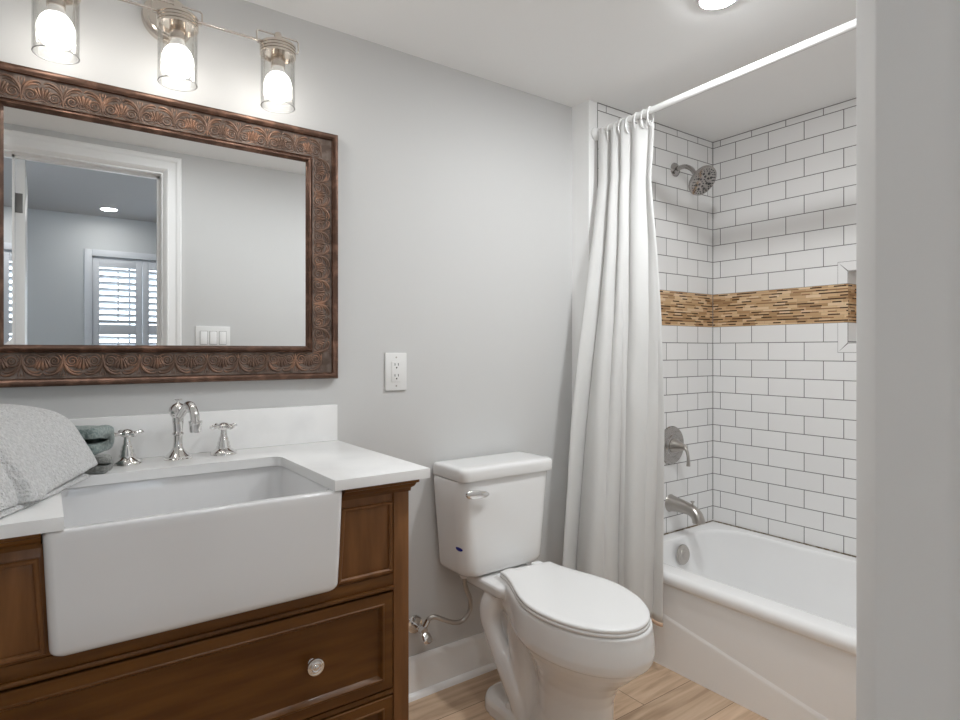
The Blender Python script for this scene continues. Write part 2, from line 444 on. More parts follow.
quad(bm, [(XTT, YT + 0.001, 0), (XTT, YT, 0), (XTT, YT, ZC), (XTT, YT + 0.001, ZC)], 2)
quad(bm, [(XT, YW, 0), (XT, YT + 0.001, 0), (XT, YT + 0.001, ZC), (XT, YW, ZC)], 2)
struct('wall_alcove', bm, [M_tile, M_mosaic, M_trim], 'white subway tile wall with shower fittings', angle=20)
# tiled long wall with the niche
NY0, NY1, NZ0, NZ1, ND = 0.79, 1.095, 1.196, 1.483, 0.09
bm = NB()
for z0, z1, mi, fv in ((0, NZ0, 0, vbelow), (NZ0, ZB0, 0, vbelow), (ZB0, ZB1, 1, lambda z: z), (ZB1, NZ1, 0, vabove), (NZ1, ZC, 0, vabove)):
    inside = z0 >= NZ0 - 1e-6 and z1 <= NZ1 + 1e-6
    for y0, y1 in ((YD, NY0), (NY0, NY1), (NY1, YW)):
        if inside and y0 == NY0:
            x = XR + ND
            quad(bm, [(x, y1, z0), (x, y0, z0), (x, y0, z1), (x, y1, z1)], mi, [(uright(y1), fv(z0)), (uright(y0), fv(z0)), (uright(y0), fv(z1)), (uright(y1), fv(z1))])
            for yy in (y0, y1):
                quad(bm, [(XR, yy, z0), (x, yy, z0), (x, yy, z1), (XR, yy, z1)], mi, [(UO, fv(z0)), (UO + ND, fv(z0)), (UO + ND, fv(z1)), (UO, fv(z1))])
            continue
        quad(bm, [(XR, y1, z0), (XR, y0, z0), (XR, y0, z1), (XR, y1, z1)], mi, [(uright(y1), fv(z0)), (uright(y0), fv(z0)), (uright(y0), fv(z1)), (uright(y1), fv(z1))])
for zz in (NZ0, NZ1):
    quad(bm, [(XR, NY1, zz), (XR, NY0, zz), (XR + ND, NY0, zz), (XR + ND, NY1, zz)], 0, [(UO + .01, VO + .01), (UO + .13, VO + .01), (UO + .13, VO + .06), (UO + .01, VO + .06)])
struct('wall_right', bm, [M_tile, M_mosaic], 'white subway tile wall with tan mosaic band', angle=20)
bm = NB(); box(bm, (XR + 0.10, YO, 0), (XR + 0.16, YW + 0.1, ZC)); struct('wall_outer', bm, M_wall)
bm = NB(); box(bm, (XR - 0.0022, YT - 0.0022, 0.36), (XR, YT, ZC)); box(bm, (XR - 0.0022, YD, ZC - 0.0024), (XR, YT, ZC)); box(bm, (XTT, YT - 0.0022, ZC - 0.0024), (XR, YT, ZC)); box(bm, (XTT - 0.001, YT - 0.001, 0.36), (XTT + 0.001, YT, ZC))
struct('trim_7', bm, M_groutq, 'dark grout line in the tiled corner')
# niche surround: four mitred white trim tiles over a thin grout bed
FW = 0.039
bm = NB()
def trim_piece(P):
    P = [Vector((0, *p)) for p in P]; c = sum(P, Vector()) / 4; Q = []
    for p in P:
        d = c - p; Q.append(p + Vector((0, math.copysign(0.0016, d.y), math.copysign(0.0016, d.z))))
    loft(bm, [[q + Vector((XR - 0.0004, 0, 0)) for q in Q], [q + Vector((XR - 0.0018, 0, 0)) for q in Q]])
    quad(bm, [p + Vector((XR - 0.0009, 0, 0)) for p in P], 1)
Y0o, Y1o, Z0o, Z1o = NY0 - FW, NY1 + FW, NZ0 - FW, NZ1 + FW
trim_piece([(Y1o, Z0o), (Y0o, Z0o), (NY0, NZ0), (NY1, NZ0)]); trim_piece([(Y1o, Z1o), (Y0o, Z1o), (NY0, NZ1), (NY1, NZ1)])
for a, b in ((Y1o, NY1), (Y0o, NY0)):
    trim_piece([(a, Z0o), (a, ZB0), (b, ZB0), (b, NZ0)]); trim_piece([(a, ZB1), (a, Z1o), (b, NZ1), (b, ZB1)])
struct('trim_5', bm, [M_tileplain, M_groutq], 'white mitred tile surround of the shower niche', recalc=False)
# brown caulk line where the tub meets the tile
bm = NB()
ZT = 0.352
box(bm, (1.87, YT - 0.004, ZT - 0.004), (XR, YT, ZT + 0.0025)); box(bm, (XR - 0.004, YD, ZT - 0.004), (XR, YT, ZT + 0.0025))
struct('trim_6', bm, M_caulk)
# baseboard behind the toilet with its quarter round
bm = NB()
extrude_x(bm, [(YW, 0), (YW - 0.014, 0), (YW - 0.014, 0.118), (YW - 0.010, 0.128), (YW - 0.004, 0.134), (YW, 0.134)], 0.70, XT)
q = [(YW - 0.014, 0)] + [(YW - 0.014 - 0.016 * cos(a), 0.018 * sin(a)) for a in [pi / 2 * i / 5 for i in range(6)]]
extrude_x(bm, q, 0.70, XT)
struct('baseboard_back', bm, M_trim, 'white baseboard behind the toilet')
bm = NB(); box(bm, (DX1 + 0.09, YD, 0), (1.85, YD + 0.014, 0.134), 0.003); box(bm, (XL, YD + 0.014, 0), (XL + 0.014, YW, 0.134), 0.003)
struct('baseboard_front', bm, M_trim)

# ---- the adjoining room seen in the mirror
BZ, BX0, BX1, BY = 2.40, -1.6, 2.6, -3.0
WX0, WX1, WZ0, WZ1 = 0.375, 1.593, 0.75, 2.03
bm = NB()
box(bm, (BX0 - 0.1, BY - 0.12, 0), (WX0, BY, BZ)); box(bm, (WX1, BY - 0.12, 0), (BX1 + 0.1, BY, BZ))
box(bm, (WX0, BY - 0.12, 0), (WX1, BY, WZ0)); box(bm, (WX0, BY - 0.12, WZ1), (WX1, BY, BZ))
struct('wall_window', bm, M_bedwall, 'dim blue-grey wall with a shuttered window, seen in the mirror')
bm = NB()
LY0, LY1, LZ0, LZ1 = -1.57, -0.33, 0.80, 2.10
box(bm, (BX0 - 0.1, BY, 0), (BX0, LY0, BZ)); box(bm, (BX0 - 0.1, LY1, 0), (BX0, YO, BZ)); box(bm, (BX0 - 0.1, LY0, 0), (BX0, LY1, LZ0)); box(bm, (BX0 - 0.1, LY0, LZ1), (BX0, LY1, BZ))
struct('wall_hall_left', bm, M_bedwall)
bm = NB()
for a, b, c, d in ((LY0 - 0.06, LY0, LZ0 - 0.06, LZ1 + 0.06), (LY1, LY1 + 0.06, LZ0 - 0.06, LZ1 + 0.06), (LY0, LY1, LZ1, LZ1 + 0.06), (LY0, LY1, LZ0 - 0.06, LZ0), (LY0, LY1, 1.43, 1.46)): box(bm, (BX0 - 0.02 if c == 1.43 else BX0, a, c), (BX0 + 0.02, b, d), 0.003)
struct('added_side_window', bm, M_shutter)  # invented side window, unseen, built to go with the added daylight fill
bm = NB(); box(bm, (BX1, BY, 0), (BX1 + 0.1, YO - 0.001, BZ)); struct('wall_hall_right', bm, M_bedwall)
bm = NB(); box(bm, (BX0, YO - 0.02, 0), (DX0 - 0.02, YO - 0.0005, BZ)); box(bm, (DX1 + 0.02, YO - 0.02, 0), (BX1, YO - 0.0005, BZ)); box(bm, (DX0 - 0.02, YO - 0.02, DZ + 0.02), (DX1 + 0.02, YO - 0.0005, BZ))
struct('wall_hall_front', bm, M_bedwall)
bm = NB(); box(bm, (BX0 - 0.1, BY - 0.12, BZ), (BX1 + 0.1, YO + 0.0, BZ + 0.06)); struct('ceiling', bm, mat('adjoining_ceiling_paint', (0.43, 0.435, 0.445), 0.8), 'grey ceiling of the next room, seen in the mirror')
bm = NB()
cw = 0.06
box(bm, (WX0 - cw, BY, WZ0 - cw), (WX0, BY + 0.02, WZ1 + cw), 0.004); box(bm, (WX1, BY, WZ0 - cw), (WX1 + cw, BY + 0.02, WZ1 + cw), 0.004)
box(bm, (WX0, BY, WZ1), (WX1, BY + 0.02, WZ1 + cw), 0.004); box(bm, (WX0 - cw - 0.02, BY, WZ0 - cw), (WX1 + cw + 0.02, BY + 0.05, WZ0 - 0.03), 0.004)
win = struct('window_1', bm, M_shutter, 'window with shutters in the next room, seen in the mirror')
bm = NB()
box(bm, (WX0, BY - 0.08, WZ0), (WX0 + 0.035, BY - 0.05, WZ1)); box(bm, (WX1 - 0.035, BY - 0.08, WZ0), (WX1, BY - 0.05, WZ1))
box(bm, (WX0, BY - 0.08, WZ1 - 0.035), (WX1, BY - 0.05, WZ1)); box(bm, (WX0, BY - 0.08, WZ0), (WX1, BY - 0.05, WZ0 + 0.035))
box(bm, (WX0, BY - 0.08, 1.38), (WX1, BY - 0.05, 1.41))
for x in (0.68, 1.09, 1.49): box(bm, (x - 0.008, BY - 0.078, WZ0), (x + 0.008, BY - 0.055, WZ1))
obj('window_frame', bm, M_shutter, win)
bm = NB(); box(bm, (WX0, BY - 0.068, WZ0), (WX1, BY - 0.064, WZ1)); obj('pane', bm, M_glass, win)
def shutter(x0, x1, label):
    t = thing('shutter_panel', label, 'shutter', ((x0 + x1) / 2, BY - 0.015, WZ0), 'louvred shutter panels on the window')
    z0, z1, y0, y1, st = WZ0 + 0.004, WZ1 - 0.004, BY - 0.03, BY - 0.002, 0.055
    bm = NB()
    box(bm, (x0, y0, z0), (x0 + st, y1, z1), 0.002); box(bm, (x1 - st, y0, z0), (x1, y1, z1), 0.002)
    zm = 1.36
    for a, b in ((z0, z0 + 0.09), (zm - 0.045, zm + 0.045), (z1 - 0.09, z1)): box(bm, (x0 + st, y0, a), (x1 - st, y1, b), 0.002)
    obj('shutter_frame', bm, M_shutter, t)
    bm = NB()
    for a, b in ((z0 + 0.09, zm - 0.045), (zm + 0.045, z1 - 0.09)):
        n = int((b - a) / 0.056)
        for k in range(n):
            zc = a + (k + 0.5) * (b - a) / n
            ang = radians(30); hw = 0.030; th = 0.005
            pr = [(hw * cos(s), th * sin(s)) for s in [2 * pi * i / 10 for i in range(10)]]
            pr = [(BY - 0.016 + u * cos(ang) - v * sin(ang), zc + u * sin(ang) + v * cos(ang)) for u, v in pr]
            extrude_x(bm, pr, x0 + st, x1 - st)
    obj('louvers', bm, M_shutter, t)
    bm = NB()
    for a, b in ((z0 + 0.12, zm - 0.07), (zm + 0.07, z1 - 0.12)): box(bm, ((x0 + x1) / 2 - 0.006, BY + 0.016, a), ((x0 + x1) / 2 + 0.006, BY + 0.026, b), 0.002)
    obj('tilt_rod', bm, M_shutter, t)
pw = (WX1 - WX0) / 3
shutter(WX0 + 0.003, WX0 + pw - 0.0015, 'white louvred shutter panel seen whole in the mirror, beside the grey wall')
shutter(WX0 + pw + 0.0015, WX0 + 2 * pw - 0.0015, 'white louvred shutter panel cut off by the doorway in the mirror')
# open door leaf, hinge edge towards the bathroom
bm = NB(); box(bm, (DX0 + 0.008, YO - 0.022 - 0.56, 0.012), (DX0 + 0.045, YO - 0.022, DZ + 0.004), 0.0015)
door = struct('door_1', bm, M_trim, 'white door standing open, edge-on in the mirror')
bm = NB(); box(bm, (DX0 + 0.002, YO - 0.0215, 1.80), (DX0 + 0.036, YO - 0.019, 1.89), 0.004)
tube(bm, [(DX0 + 0.003, YO - 0.015, 1.798), (DX0 + 0.003, YO - 0.015, 1.892)], 0.006)
obj('hinge', bm, M_hinge, door)
# next room's recessed lamp
def downlight(loc, r, led, label):
    t = thing('recessed_light', label, 'ceiling light', loc)
    M = Matrix.Translation(Vector(loc))
    bm = NB(); lathe(bm, [(r + 0.009, 0.0), (r + 0.009, -0.003), (r + 0.005, -0.005), (r, -0.006), (r, -0.001), (r, 0)], M, 48); obj('trim_ring', bm, M_plast, t)
    bm = NB(); lathe(bm, [(r, -0.001), (r, -0.004), (r * 0.96, -0.0055), (r * 0.85, -0.0075), (r * 0.65, -0.0095), (r * 0.35, -0.011), (0, -0.0115)], M, 48); obj('lens', bm, led, t)
downlight((0.478, -2.62, BZ), 0.060, M_led2, 'round recessed light in the next room, reflected in the mirror')
downlight((-0.30, -1.00, BZ), 0.060, M_led2, 'added round fill light in the next room, out of frame')  # unseen lamp added to brighten the next room and the jamb
downlight((1.548, 0.990, ZC), 0.050, M_led, 'bright round recessed light in the bathroom ceiling')
downlight((0.55, 0.70, ZC), 0.050, M_led_fill, 'added round fill light in the bathroom ceiling over the vanity, out of frame')  # unseen lamp added to fill the bathroom with light
downlight((1.02, 0.86, ZC), 0.050, M_led_fill, 'added round fill light in the bathroom ceiling near the doorway, out of frame')  # second unseen lamp added, spreads the fill more evenly

# ------------------------------------------------------------------ vanity cabinet
CX0, CX1, CY, CZ = -0.17, 0.697, 1.246, 0.866     # face frame plane CY
SC = 0.266                                         # sink centre
van = thing('vanity_cabinet', 'dark brown wooden vanity cabinet under the farmhouse sink', 'cabinet', (SC, 1.5, 0))
bm = NB()
box(bm, (CX1 - 0.018, CY + 0.02, 0.0), (CX1, YW - 0.002, 0.842), 0.001); box(bm, (CX0, CY + 0.02, 0.0), (CX0 + 0.018, YW - 0.002, 0.842), 0.001)
box(bm, (CX0 + 0.018, CY + 0.03, 0.10), (CX1 - 0.018, YW - 0.002, 0.118)); box(bm, (CX0 + 0.018, YW - 0.012, 0.10), (CX1 - 0.018, YW - 0.002, 0.60))
obj('carcass', bm, M_wood_v, van)
for a, b in ((CX1 - 0.040, CX1), (CX0, CX0 + 0.040)):
    bm = NB(); box(bm, (a, CY, 0), (b, CY + 0.02, 0.842), 0.0015); obj('stile', bm, M_wood_v, van)
D1, D0 = 0.612, 0.392                             # top drawer opening
bm = NB()
box(bm, (CX0 + 0.04, CY + 0.001, D1 + 0.004), (CX1 - 0.04, CY + 0.02, 0.652), 0.001)          # rail under the sink
box(bm, (CX0 + 0.04, CY + 0.001, 0.377), (CX1 - 0.04, CY + 0.02, 0.388), 0.001)
box(bm, (CX0 + 0.04, CY + 0.001, 0.10), (CX1 - 0.04, CY + 0.02, 0.155), 0.001)
extrude_x(bm, [(CY + 0.001, D1 + 0.006), (CY - 0.004, D1 + 0.006), (CY - 0.0055, D1 + 0.010), (CY - 0.004, D1 + 0.014), (CY + 0.001, D1 + 0.014)], CX0 + 0.04, CX1 - 0.04)
obj('face_rails', bm, M_wood_h, van)
# crown moulding below the top, returning along the side
bm = NB()
cp = [(0, 0.838), (0.003, 0.838), (0.004, 0.846), (0.010, 0.850), (0.013, 0.857), (0.018, 0.859), (0.018, 0.866), (0, 0.866)]
def crown(bm, a, b):
    # path a (front run) mitred at the right corner into the side run
    rows = []
    for d, z in cp:
        rows.append([bm.verts.new(p) for p in ((a, CY - d, z), (b + d, CY - d, z), (b + d, YW - 0.002, z))])
    for p, q in zip(rows[:-1], rows[1:]):
        for i in range(2): bm.faces.new((p[i], p[i + 1], q[i + 1], q[i]))
    bm.faces.new([r[0] for r in rows])
SX0, SX1 = SC - 0.265, SC + 0.2615                  # sink outer at the top
crown(bm, SX1 + 0.003, CX1)
box(bm, (SX1 + 0.006, CY, 0.838), (CX1, CY + 0.02, 0.866))
obj('crown_moulding', bm, M_wood_h, van)
bm = NB(); extrude_x(bm, [(CY - d, z) for d, z in cp], CX0 - 0.018, SX0 - 0.0015); obj('crown_moulding', bm, M_wood_h, van)
# fixed panels beside the sink
def side_panel(xa, xb, la, lb):
    bm = NB()
    # panel board fills between sink (slanted edge) and stile
    box(bm, (min(xa, xb), CY + 0.004, 0.652), (max(xa, xb), CY + 0.02, 0.842), 0.0005)
    pn = obj('fixed_panel', bm, M_wood_v, van)
    bm = NB(); prof = [(0, 0), (0, 0.0035), (0.0025, 0.006), (0.006, 0.006), (0.0085, 0.0035), (0.0085, 0)]
    z0, z1, (a0, a1), (b0, b1) = 0.657, 0.820, la, lb     # (x at the bottom, x at the top) of either side
    rows = []
    for d, q in prof:
        y = CY + 0.004 - q
        rows.append([bm.verts.new(p) for p in ((a0 + d, y, z0 + d), (b0 - d, y, z0 + d), (b1 - d, y, z1 - d), (a1 + d, y, z1 - d))])
    for a, b in zip(rows[:-1], rows[1:]):
        for i in range(4):
            j = (i + 1) % 4; bm.faces.new((a[i], a[j], b[j], b[i]))
    obj('panel_bead', bm, M_wood_v, pn)
side_panel(SX1 - 0.012, CX1 - 0.04, (SX1 - 0.006, SX1 + 0.004), (CX1 - 0.0425, CX1 - 0.0425))
side_panel(CX0 + 0.04, SX0 + 0.012, (CX0 + 0.0425, CX0 + 0.0425), (SX0 + 0.006, SX0 - 0.004))
# drawers
def drawer(z0, z1, knobs):
    x0, x1 = CX0 + 0.043, CX1 - 0.043
    y = CY - 0.002
    bm = NB()
    fw = 0.030
    prof = [(0.0, 0.020), (0.0, 0.0015), (0.0015, 0.0), (fw - 0.008, 0.0), (fw - 0.006, -0.002), (fw - 0.003, -0.002), (fw, 0.004), (fw + 0.004, 0.009), (fw + 0.010, 0.010)]
    rows = []
    for d, q in prof:
        rows.append([bm.verts.new(p) for p in ((x0 + d, y + q, z0 + d), (x1 - d, y + q, z0 + d), (x1 - d, y + q, z1 - d), (x0 + d, y + q, z1 - d))])
    for a, b in zip(rows[:-1], rows[1:]):
        for i in range(4):
            j = (i + 1) % 4; bm.faces.new((a[i], a[j], b[j], b[i]))
    bm.faces.new(rows[-1]); bm.faces.new(rows[0][::-1])
    d = obj('drawer', bm, M_wood_h, van, angle=30)
    for kx in knobs:
        bm = NB(); M = frame((kx, y + 0.010, (z0 + z1) / 2), (0, -1, 0))
        lathe(bm, [(0.009, 0), (0.009, 0.003), (0.006, 0.005), (0.0055, 0.014), (0.010, 0.018), (0.0175, 0.020), (0.0185, 0.023), (0.0175, 0.026), (0.0145, 0.0265), (0.0135, 0.0255), (0.0105, 0.0262), (0.0085, 0.0285), (0.0065, 0.0275), (0.005, 0.0285), (0, 0.030)], M, 36)
        obj('knob', bm, M_chrome, d)
drawer(D0, D1, (SC - 0.2, SC + 0.2))
drawer(0.160, 0.374, (SC - 0.2, SC + 0.2))

# ------------------------------------------------------------------ countertop with the sink cut-out
TX0, TX1, TY, TZ0, TZ1 = -0.21, 0.742, 1.224, 0.866, 0.889
HX0, HX1, HY = 0.031, 0.506, 1.592
bm = NB()
top = []
pts = [(TX0, TY), (HX0, TY), (HX0, HY - 0.03)]
pts += [(HX0 + 0.022 - 0.022 * cos(a), HY - 0.022 + 0.022 * sin(a)) for a in [pi / 2 * i / 6 for i in range(7)]]
pts += [(HX1 - 0.022 + 0.022 * sin(a), HY - 0.022 + 0.022 * cos(a)) for a in [pi / 2 * i / 6 for i in range(7)]]
pts += [(HX1, HY - 0.03), (HX1, TY), (TX1, TY), (TX1, YW - 0.001), (TX0, YW - 0.001)]
extrude_z(bm, pts, TZ0, TZ1)
es = [e for e in bm.edges if abs(e.verts[0].co.z - TZ1) < 1e-6 and abs(e.verts[1].co.z - TZ1) < 1e-6]
bmesh.ops.bevel(bm, geom=es, offset=0.0018, segments=2, profile=0.5, affect='EDGES')
tag(obj('countertop', bm, M_quartz, loc=(0.27, 1.5, TZ0)), 'white quartz countertop with a cut-out over the sink', 'countertop')
bm = NB(); box(bm, (TX0, YW - 0.021, TZ1), (TX1 - 0.002, YW - 0.0005, 0.999), 0.0015)
tag(obj('backsplash', bm, M_quartz, loc=(0.27, 1.78, TZ1)), 'low white quartz backsplash strip along the wall under the mirror', 'backsplash')

# ------------------------------------------------------------------ farmhouse sink
bm = NB()
SY0, SY1, SZ1, SZ0 = 1.2255, 1.625, 0.8655, 0.650
def sl(x0, x1, y0, y1, r, z): return rr4(x0, x1, y0, y1, r, z, 7)
bx = 0.010
tp = lambda z: (SZ1 - z) / (SZ1 - SZ0) * bx
L = []
r0 = 0.016
for i in range(6):                                 # rounded bottom edge
    a = pi / 2 * i / 5; q = r0 * (1 - sin(a))
    z = SZ0 + r0 * (1 - cos(a))
    L.append(sl(SX0 + tp(z) + q, SX1 - tp(z) - q, SY0 + q, SY1 - q, 0.014 + 0.002, z))
for z in (0.72, 0.80, 0.845): L.append(sl(SX0 + tp(z), SX1 - tp(z), SY0, SY1, 0.014, z))
for i in range(5):                                 # rounded rim
    a = pi / 2 * i / 4; q = 0.006 * (1 - cos(a))
    L.append(sl(SX0 + q, SX1 - q, SY0 + q, SY1 - q, 0.014, SZ1 - 0.006 + 0.006 * sin(a)))
ix0, ix1, iy0, iy1 = SX0 + 0.020, SX1 - 0.020, SY0 + 0.022, SY1 - 0.022
for i in range(5):
    a = pi / 2 * i / 4; q = 0.006 * (1 - sin(a))
    L.append(sl(ix0 - q * 1.0, ix1 + q, iy0 - q, iy1 + q, 0.03, SZ1 - 0.006 * (1 - cos(a))))
L.append(sl(ix0 + 0.006, ix1 - 0.006, iy0 + 0.006, iy1 - 0.006, 0.035, 0.76))
for i in range(5):
    a = pi / 2 * i / 4; q = 0.03 * (1 - cos(a))
    L.append(sl(ix0 + 0.010 + q, ix1 - 0.010 - q, iy0 + 0.010 + q, iy1 - 0.010 - q, 0.04, 0.715 - 0.03 * sin(a)))
L.append(sl(SC - 0.05, SC + 0.05, 1.37, 1.47, 0.045, 0.681))
loft(bm, L)
sink = thing('farmhouse_sink', 'white glossy apron-front farmhouse sink set into the vanity', 'sink', (SC, 1.42, SZ0))
obj('basin', bm, M_sink, sink, angle=60)
bm = NB(); lathe(bm, [(0.042, 0.0), (0.042, 0.003), (0.036, 0.004), (0.030, 0.001), (0.010, 0.001), (0, 0.002)], Matrix.Translation((SC, 1.42, 0.682)), 32)
obj('drain', bm, M_chrome, sink)

# ------------------------------------------------------------------ faucet and its two handles
FB = (0.283, 1.705, TZ1)
fa = thing('faucet', 'polished chrome arched faucet with a ball finial, behind the sink', 'faucet', FB)
bm = NB(); T = Matrix.Translation(FB)
lathe(bm, [(0.0335, 0), (0.0335, 0.003), (0.031, 0.005), (0.031, 0.008), (0.025, 0.014), (0.0165, 0.022), (0.012, 0.030), (0.0105, 0.045), (0.0105, 0.060), (0.014, 0.063), (0.014, 0.066),
           (0.011, 0.069), (0.0125, 0.085), (0.014, 0.100), (0.0135, 0.108), (0.010, 0.112)], T, 32)
obj('body', bm, M_chrome, fa)
bm = NB()
lathe(bm, [(0.010, 0.103), (0.016, 0.108), (0.0205, 0.116), (0.0215, 0.124), (0.0195, 0.132), (0.013, 0.139), (0.006, 0.142), (0.003, 0.145), (0.003, 0.151), (0, 0.152)], T, 32)
box(bm, (FB[0] - 0.010, FB[1] - 0.0015, TZ1 + 0.149), (FB[0] + 0.010, FB[1] + 0.0015, TZ1 + 0.152), 0.001)
obj('finial', bm, M_chrome, fa)
bm = NB()
sp = smooth_path([(0.283, 1.700, 1.000), (0.286, 1.682, 1.003), (0.290, 1.660, 1.018), (0.294, 1.638, 1.030), (0.298, 1.615, 1.028), (0.301, 1.598, 1.012), (0.302, 1.590, 0.990)], 6)
tube(bm, sp, [0.0085 + 0.0025 * i / (len(sp) - 1) for i in range(len(sp))], 16)
obj('spout', bm, M_chrome, fa)
bm = NB(); lathe(bm, [(0.0155, 0.027), (0.0155, 0.023), (0.014, 0.021), (0.0135, 0.008), (0.012, 0.0), (0.009, 0.0), (0, 0.004)], Matrix.Translation((0.302, 1.590, 0.968)), 24)
obj('aerator', bm, M_chrome, fa)
hd = thing('cross_tap', 'chrome cross handle nearer the towels, left of the faucet', 'tap', (0.170, 1.703, TZ1), 'cross handles of the faucet')
bm = NB(); T = Matrix.Translation((0.170, 1.703, TZ1)) @ Matrix.Scale(1.24, 4)
lathe(bm, [(0.0265, 0), (0.0265, 0.003), (0.025, 0.006), (0.020, 0.010), (0.0145, 0.014), (0.0145, 0.017), (0.0125, 0.020), (0.0125, 0.026), (0.010, 0.030), (0.010, 0.034), (0.0075, 0.040), (0.006, 0.050), (0.0065, 0.055), (0, 0.056)], T, 28)
obj('pedestal', bm, M_chrome, hd)
bm = NB()
lathe(bm, [(0, 0.053), (0.010, 0.054), (0.0125, 0.058), (0.012, 0.063), (0.008, 0.067), (0, 0.069)], T, 24)
for k in range(4):
    a = 0.35 + k * pi / 2; d = Vector((cos(a), sin(a), 0)); d = d * 1.24; c0 = Vector((0.170, 1.703, TZ1 + 0.060 * 1.24))
    tube(bm, [c0 + d * 0.008, c0 + d * 0.016, c0 + d * 0.021, c0 + d * 0.026, c0 + d * 0.031], [0.0050, 0.0038, 0.0045, 0.0065, 0.0036], 12)
obj('cross', bm, M_chrome, hd)
dup(hd, (0.394, 1.710, TZ1), 'chrome cross handle on the faucet side away from the towels')

# ------------------------------------------------------------------ towels
def terry(bm, amp, sc):
    for v in bm.verts:
        p = v.co * sc
        v.co += Vector((noise.noise(p), noise.noise(p + Vector((9, 2, 5))), noise.noise(p + Vector((3, 7, 1))))) * amp
DV = Vector((0.447, 0.894, 0))                        # the towels run from front-left to back-right
NV = Vector((-0.894, 0.447, 0))
def folded_towel(name, label, m, o, length, width, th, gap, seed, group):
    """U-fold whose closed bend points along DV; o = bottom front corner at the bend"""
    o = Vector(o); bm = NB()
    R = (2 * th + gap) / 2
    # centreline of the folded sheet in (s along DV, z)
    cl = [(-length, th / 2)] + [(-length * (1 - k / 6), th / 2) for k in range(1, 7)]
    cl += [(0 + (R - th / 2) * sin(a), R - (R - th / 2) * cos(a)) for a in [pi * i / 12 for i in range(1, 12)]]
    cl += [(-length * k / 6, 2 * R - th / 2) for k in range(0, 7)]
    n = len(cl); nw = 14
    outer, inner = [], []
    for i, (s, z) in enumerate(cl):
        a, b = cl[max(i - 1, 0)], cl[min(i + 1, n - 1)]
        t = Vector((b[0] - a[0], b[1] - a[1])).normalized(); nn = Vector((t.y, -t.x))
        outer.append((s + nn.x * th / 2, z + nn.y * th / 2)); inner.append((s - nn.x * th / 2, z - nn.y * th / 2))
    ring = outer + inner[::-1]
    loops = []
    for k in range(nw + 1):
        q = k / nw; e = min(q, 1 - q) * nw
        sh = 0.0 if e >= 1 else 0.35                 # soften the ends
        lp = []
        for i, (s, z) in enumerate(ring):
            j = i if i < n else 2 * n - 1 - i
            c = cl[j]
            s2, z2 = s + (c[0] - s) * sh, z + (c[1] - z) * sh
            lp.append(o + DV * s2 + NV * (q * width) + Vector((0, 0, z2)))
        loops.append(lp)
    loft(bm, loops)
    bmesh.ops.subdivide_edges(bm, edges=[e for e in bm.edges if e.calc_length() > 0.02], cuts=1, use_grid_fill=True)
    random.seed(seed)
    zmin = o.z
    terry(bm, 0.003, 70); terry(bm, 0.0012, 240)
    for v in bm.verts: v.co.z = max(v.co.z, zmin)
    ob = obj(name, bm, m, loc=o, angle=180, subsurf=1)
    return tag(ob, label, 'towel', group)
G = 'folded towels on the countertop'
folded_towel('folded_towel', 'grey-green folded towel lowest in the stack, its fold just showing', M_tgrey, (0.130, 1.607, TZ1 + 0.0008), 0.024, 0.13, 0.018, 0.004, 1, G)
folded_towel('folded_towel', 'teal green folded towel sticking out behind the white towel', M_tgreen, (0.135, 1.666, TZ1 + 0.041), 0.075, 0.115, 0.024, 0.012, 2, G)
# white towel draped over the stack and down its front
bm = NB()
B0 = Vector((0.105, 1.570, TZ1))                     # front bottom corner at the end beside the taps
outer = [(0.000, 0.000), (0.002, 0.012), (0.006, 0.028), (0.013, 0.047), (0.022, 0.066), (0.032, 0.086), (0.045, 0.107), (0.061, 0.125), (0.082, 0.138), (0.110, 0.147), (0.139, 0.154), (0.170, 0.161), (0.200, 0.166), (0.232, 0.166), (0.262, 0.156), (0.282, 0.135), (0.292, 0.100), (0.297, 0.060), (0.300, 0.025), (0.300, 0.0)]
def inward(pr, t):
    out = []
    for i, p in enumerate(pr):
        a, b = pr[max(i - 1, 0)], pr[min(i + 1, len(pr) - 1)]
        v = Vector((b[0] - a[0], b[1] - a[1])).normalized(); out.append((p[0] + v.y * t, p[1] - v.x * t))
    return out
loops = []
ns = 90
for k in range(ns + 1):
    q = k / ns; s = -0.40 + q * 0.415
    e = min(k, ns - k); sh = [0.0070, 0.0045, 0.0028, 0.0012, 0.0][min(e, 4)]
    po = inward(outer, sh); pi_ = inward(outer, 0.020 - sh)
    lift = 0.010 + 0.012 * max(0.0, min(1.0, (s + 0.20) / 0.16))
    lp = []
    for j, (n_, z_) in enumerate(po + pi_[::-1]):
        oo = j < len(po)
        fr_ = max(0.0, 1 - n_ / 0.10)
        bul = 0.004 * sin(13 * s + 0.7 + 9 * z_) * fr_ + 0.0025 * sin(29 * s + 14 * z_) * fr_
        groove = 0.022 * math.exp(-((s + 0.294 + 0.03 * z_) / 0.0055) ** 2) * (max(0.0, 1 - n_ / 0.06) if oo else 0)
        st_ = 1 / (1 + math.exp((s + 0.238 - 0.25 * z_) / 0.0035)) - 1 / (1 + math.exp((s + 0.296) / 0.003))
        ridge = -0.012 * st_ * fr_ + (0.004 * math.exp(-((n_ - 0.056) / 0.006) ** 2) if oo else 0)
        z2 = max(z_, 0.0)
        if n_ < 0.06: z2 += lift * max(0.0, 1 - z2 / 0.07)
        top = 0.005 * sin(17 * s + 20 * n_) * (1 - fr_)
        lp.append(B0 + DV * s + NV * (n_ + bul + groove + ridge) + Vector((0, 0, max(z2 + top * (1 if z2 > 0.05 else 0), 0.0) + 0.0012)))
    loops.append(lp)
loft(bm, loops)
terry(bm, 0.0011, 95)
terry(bm, 0.0012, 260)
